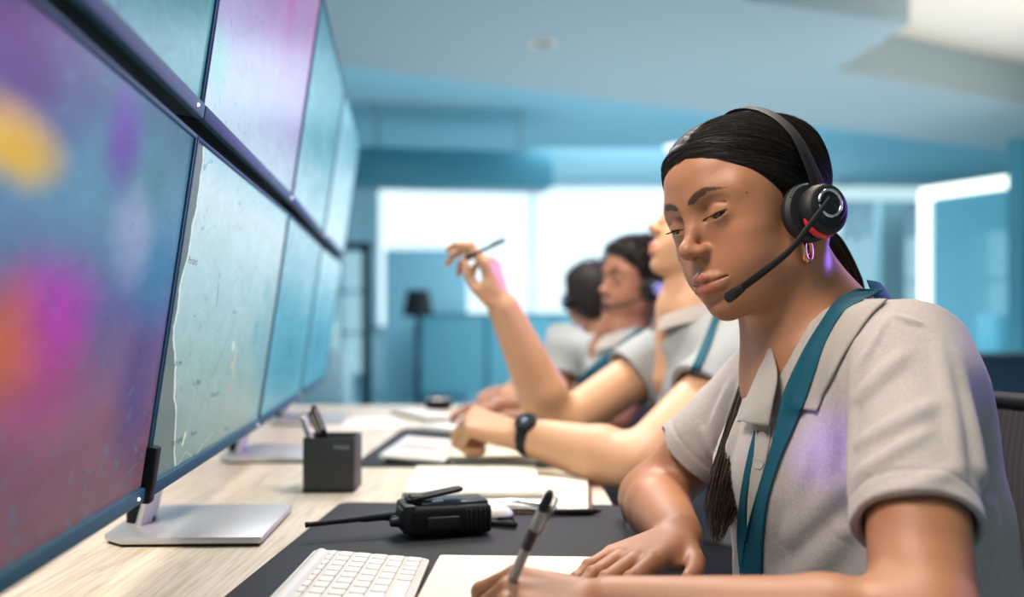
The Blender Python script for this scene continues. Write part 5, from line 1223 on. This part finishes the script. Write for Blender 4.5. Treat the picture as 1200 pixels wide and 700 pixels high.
def short_hair(root, fr, top=.6, tone=(.02, .012, .008), line=lambda Y: np.maximum((Y[:, 2] - Y[:, 1] + .6) / 1.41, 1.8 - Y[:, 1]), res=.004, extra=None, rough=0.0, low=-1.0, bun=None, nstr=900, curly=False, name='hair', seed=3):
    f = Field(); head_field(f, fr, ears=False)
    def off(Y):
        d = _smin(line(Y), np.where(Y[:, 1] > -1.5, Y[:, 2] + low + 1.5, Y[:, 2] - low * 0 + 2.2 - (Y[:, 1] + 1.5) * .6), .8); return np.clip(d * .45, -.15, top)
    f.ops.append((lambda X: -off(X), 0.0, 'add', fr, {}))
    if extra:
        for c, r, k in extra: f.ell(c, r, k, fr=fr)
    if rough: f.ops.append((lambda X: rough * noise3(X, 110), 0.0, 'add', WORLD, {}))
    o = np.array(fr.o); V, F = grow(f, o - .17, o + .19, res); me = np_mesh(name, V, F); vcol(me, 'Col', paint(V, tone)); h = link(name, me, M_HAIR, root)
    Y = fr.inv(V); of = off(Y); bv = BVHTree.FromPolygons([tuple(v) for v in V], [tuple(q) for q in F]); rr = np.random.RandomState(seed)
    pool = np.where(of > .05)[0]
    if extra: pool = np.where((of > .05) | (np.linalg.norm(Y - np.array(extra[0][0]), axis=1) < max(extra[0][1]) * 1.2))[0]
    ls = []
    for i in rr.choice(pool, nstr):
        p = V[i]; n = Vector(bv.find_nearest(Vector(p))[1]); 
        if curly:
            u = n.orthogonal().normalized(); w = n.cross(u); R_ = rr.uniform(.003, .007); ph = rr.uniform(0, 6.28); t = np.linspace(0, 1, 22)
            ls.append(np.array([p + np.array(n) * (tt * .016 - .002) + R_ * (np.array(u) * math.cos(ph + tt * 13) + np.array(w) * math.sin(ph + tt * 13)) for tt in t]))
        else:
            b = Vector(np.array(fr.R) @ V3(rr.normal() * .1, -1, .1)); b = (b - n * b.dot(n)).normalized(); t = np.linspace(0, 1, 8)
            ls.append(np.array([p + np.array(b) * tt * .022 + np.array(n) * (.0012 + .004 * math.sin(tt * 2.4)) for tt in t]))
    hair_tubes(name + '_strands', ls, .0006 if not curly else .0008, M_HAIR, h, tones=(tone, tuple(c * 2.2 for c in tone)), seed=seed); return h
short_hair(man, mfr, top=.9, tone=(.03, .018, .011))
mp = thing('pen', 'dark pen held up between the fingers of the man\'s raised hand', 'pen', (-.05, 1.76, 1.13))
stick_pen(mp, Vector((-.014, 1.715, 1.153)), Vector((-.096, 1.745, 1.118)), .0032, M_BLACKPL, M_CHROME, mat('blue pen cap', '#2a4f78', .3))
wt = thing('wristwatch', 'black wristwatch on the man\'s near wrist', 'wristwatch', (.0, 1.64, .80))
wa = V3(.026, 1.633, .806); we = V3(.200, 1.50, .778); wd_ = (we - wa) / np.linalg.norm(we - wa); wc = wa + wd_ * .012
Mwt = Matrix.Translation(wc) @ Vector((0, 0, 1)).rotation_difference(Vector(wd_)).to_matrix().to_4x4()
MB().lathe([(.0325, -.012), (.0352, -.012), (.0358, 0), (.0352, .012), (.0325, .012)], 40, Mwt, cap=False).build('strap', M_RUBBER, wt)
dn_ = (Vector((-.1, -.72, .66)) - Vector(wd_) * Vector((-.1, -.72, .66)).dot(Vector(wd_))).normalized(); Md = Matrix.Translation(Vector(wc) + dn_ * .034) @ Vector((0, 0, 1)).rotation_difference(dn_).to_matrix().to_4x4()
MB().lathe([(0, 0), (.019, 0), (.020, .004), (.019, .008), (.016, .009), (0, .009)], 32, Md, cap=False).build('case', M_BLACKPL, wt)
MB().lathe([(0, .0092), (.0155, .0092), (.0155, .0098), (0, .0098)], 32, Md, cap=False).build('dial', mat('dial', '#2a2c30', .15), wt)
MB().lathe([(0, .0098), (.006, .0098), (.006, .0104), (0, .0104)], 20, Md, cap=False).build('subdial', M_CHROME, wt)
def neck_lanyard(label, bv, left, right, nk, ry=.078):
    t = thing('lanyard', label, 'lanyard', tuple(nk), group='teal lanyards'); _, G = drape(bv, left, right, 40, 5, .006, 'strap', M_LANYARD, t, thick=.002, smooth=8)
    tp = Vector(G[0, 2]); pts = [tp]
    for a in np.linspace(math.radians(-50), math.radians(120), 9): pts.append(Vector((nk[0] + ry * math.cos(a), nk[1] + ry * math.sin(a), nk[2] + .005)))
    MB().tube(spline(pts, 3), .011, 8, flat=.1, up=Vector((.2, 0, 1))).build('neck_strap', M_LANYARD, t)
neck_lanyard('teal lanyard hanging down the man\'s shirt', m_bv, [(836, 370), (824, 400), (806, 440), (790, 468)], [(844, 372), (834, 402), (815, 444), (800, 472)], (.345, 1.80, 1.01))
# the curly haired woman
cur, cfr, cHR, c_bv, cV_, cF_ = colleague('woman with curly dark hair tied back, in grey polo shirt, behind the man',
    dict(pel=(.40, 2.48, .6), chest=(.295, 2.42, .82), neck=(.282, 2.41, .968), slv=.5, arms=[((.350, 2.27, .90), (.23, 2.12, .785), (.06, 2.20, .785), .85), ((.140, 2.53, .93), (.12, 2.47, .785), (-.04, 2.42, .79), .85)], lo=(-.16, 2.02, .70), hi=(.46, 2.68, 1.26)),
    ((.322, 2.42, 1.088), (24, -5, -4), .0098, .049), '#96664d', '#7d3d3a',
    [dict(wrist=(.06, 2.20, .785), x=(-.17, .06, .0), up=(0, 0, 1), side=-1, sc=.009, curl=((25, 40, 20),) * 4), dict(wrist=(-.04, 2.42, .79), x=(-.17, -.05, -.01), up=(0, 0, 1), side=1, sc=.009, curl=((25, 40, 20),) * 4)],
    (.02, 2.05, .52), (.58, 2.75, 1.06), hres=.0042)
short_hair(cur, cfr, top=1.5, tone=(.014, .010, .009), res=.004, extra=[((0, -10.5, 5.5), (6.2, 5.2, 5.8), 2.0), ((0, -3, 9.5), (6.5, 6.5, 4.5), 2.0)], rough=.002, curly=True, nstr=1500, seed=5)
headset(cfr, 'black call headset on the curly haired woman', 'call headsets worn at the desk', fine=False, top=14.6, boom=[cfr.fwd([(11.4, .6, -.6)])[0], cfr.fwd([(10.6, 4.0, -3.2)])[0], cfr.fwd([(7.6, 8.0, -5.2)])[0], cfr.fwd([(5.0, 10.2, -5.6)])[0]])
neck_lanyard('teal lanyard on the curly haired woman', c_bv, [(750, 384), (726, 402), (698, 425), (676, 448), (668, 480)], [(760, 391), (736, 410), (708, 432), (686, 452), (677, 480)], (.282, 2.41, .955))
# the farthest colleague
far, ffr, fHR, f_bv, fV_, fF_ = colleague('farthest colleague with dark hair, mostly hidden behind the curly haired woman',
    dict(pel=(.44, 3.20, .6), chest=(.37, 3.17, .81), neck=(.31, 3.14, .965), slv=.5, arms=[((.38, 3.00, .90), (.25, 2.90, .785), (.06, 2.92, .785), .9), ((.32, 3.32, .90), (.17, 3.24, .785), (.0, 3.12, .785), .9)], lo=(-.12, 2.78, .70), hi=(.46, 3.40, 1.26)),
    ((.262, 3.13, 1.082), (-62, 4, 0), .0098, .052), '#b98a6c', '#a0604f',
    [dict(wrist=(.06, 2.92, .785), x=(-.17, .06, .0), up=(0, 0, 1), side=-1, sc=.009, curl=((25, 40, 20),) * 4), dict(wrist=(.0, 3.12, .785), x=(-.15, -.09, -.01), up=(0, 0, 1), side=1, sc=.009, curl=((25, 40, 20),) * 4)],
    (.05, 2.80, .52), (.62, 3.50, 1.06), hres=.005)
short_hair(far, ffr, top=1.3, tone=(.02, .016, .015), res=.005, extra=[((0, -3.5, 1.0), (8.2, 7.0, 9.0), 2.5)], nstr=500, seed=6)
headset(ffr, 'black call headset on the farthest colleague', 'call headsets worn at the desk', fine=False, top=14.2)
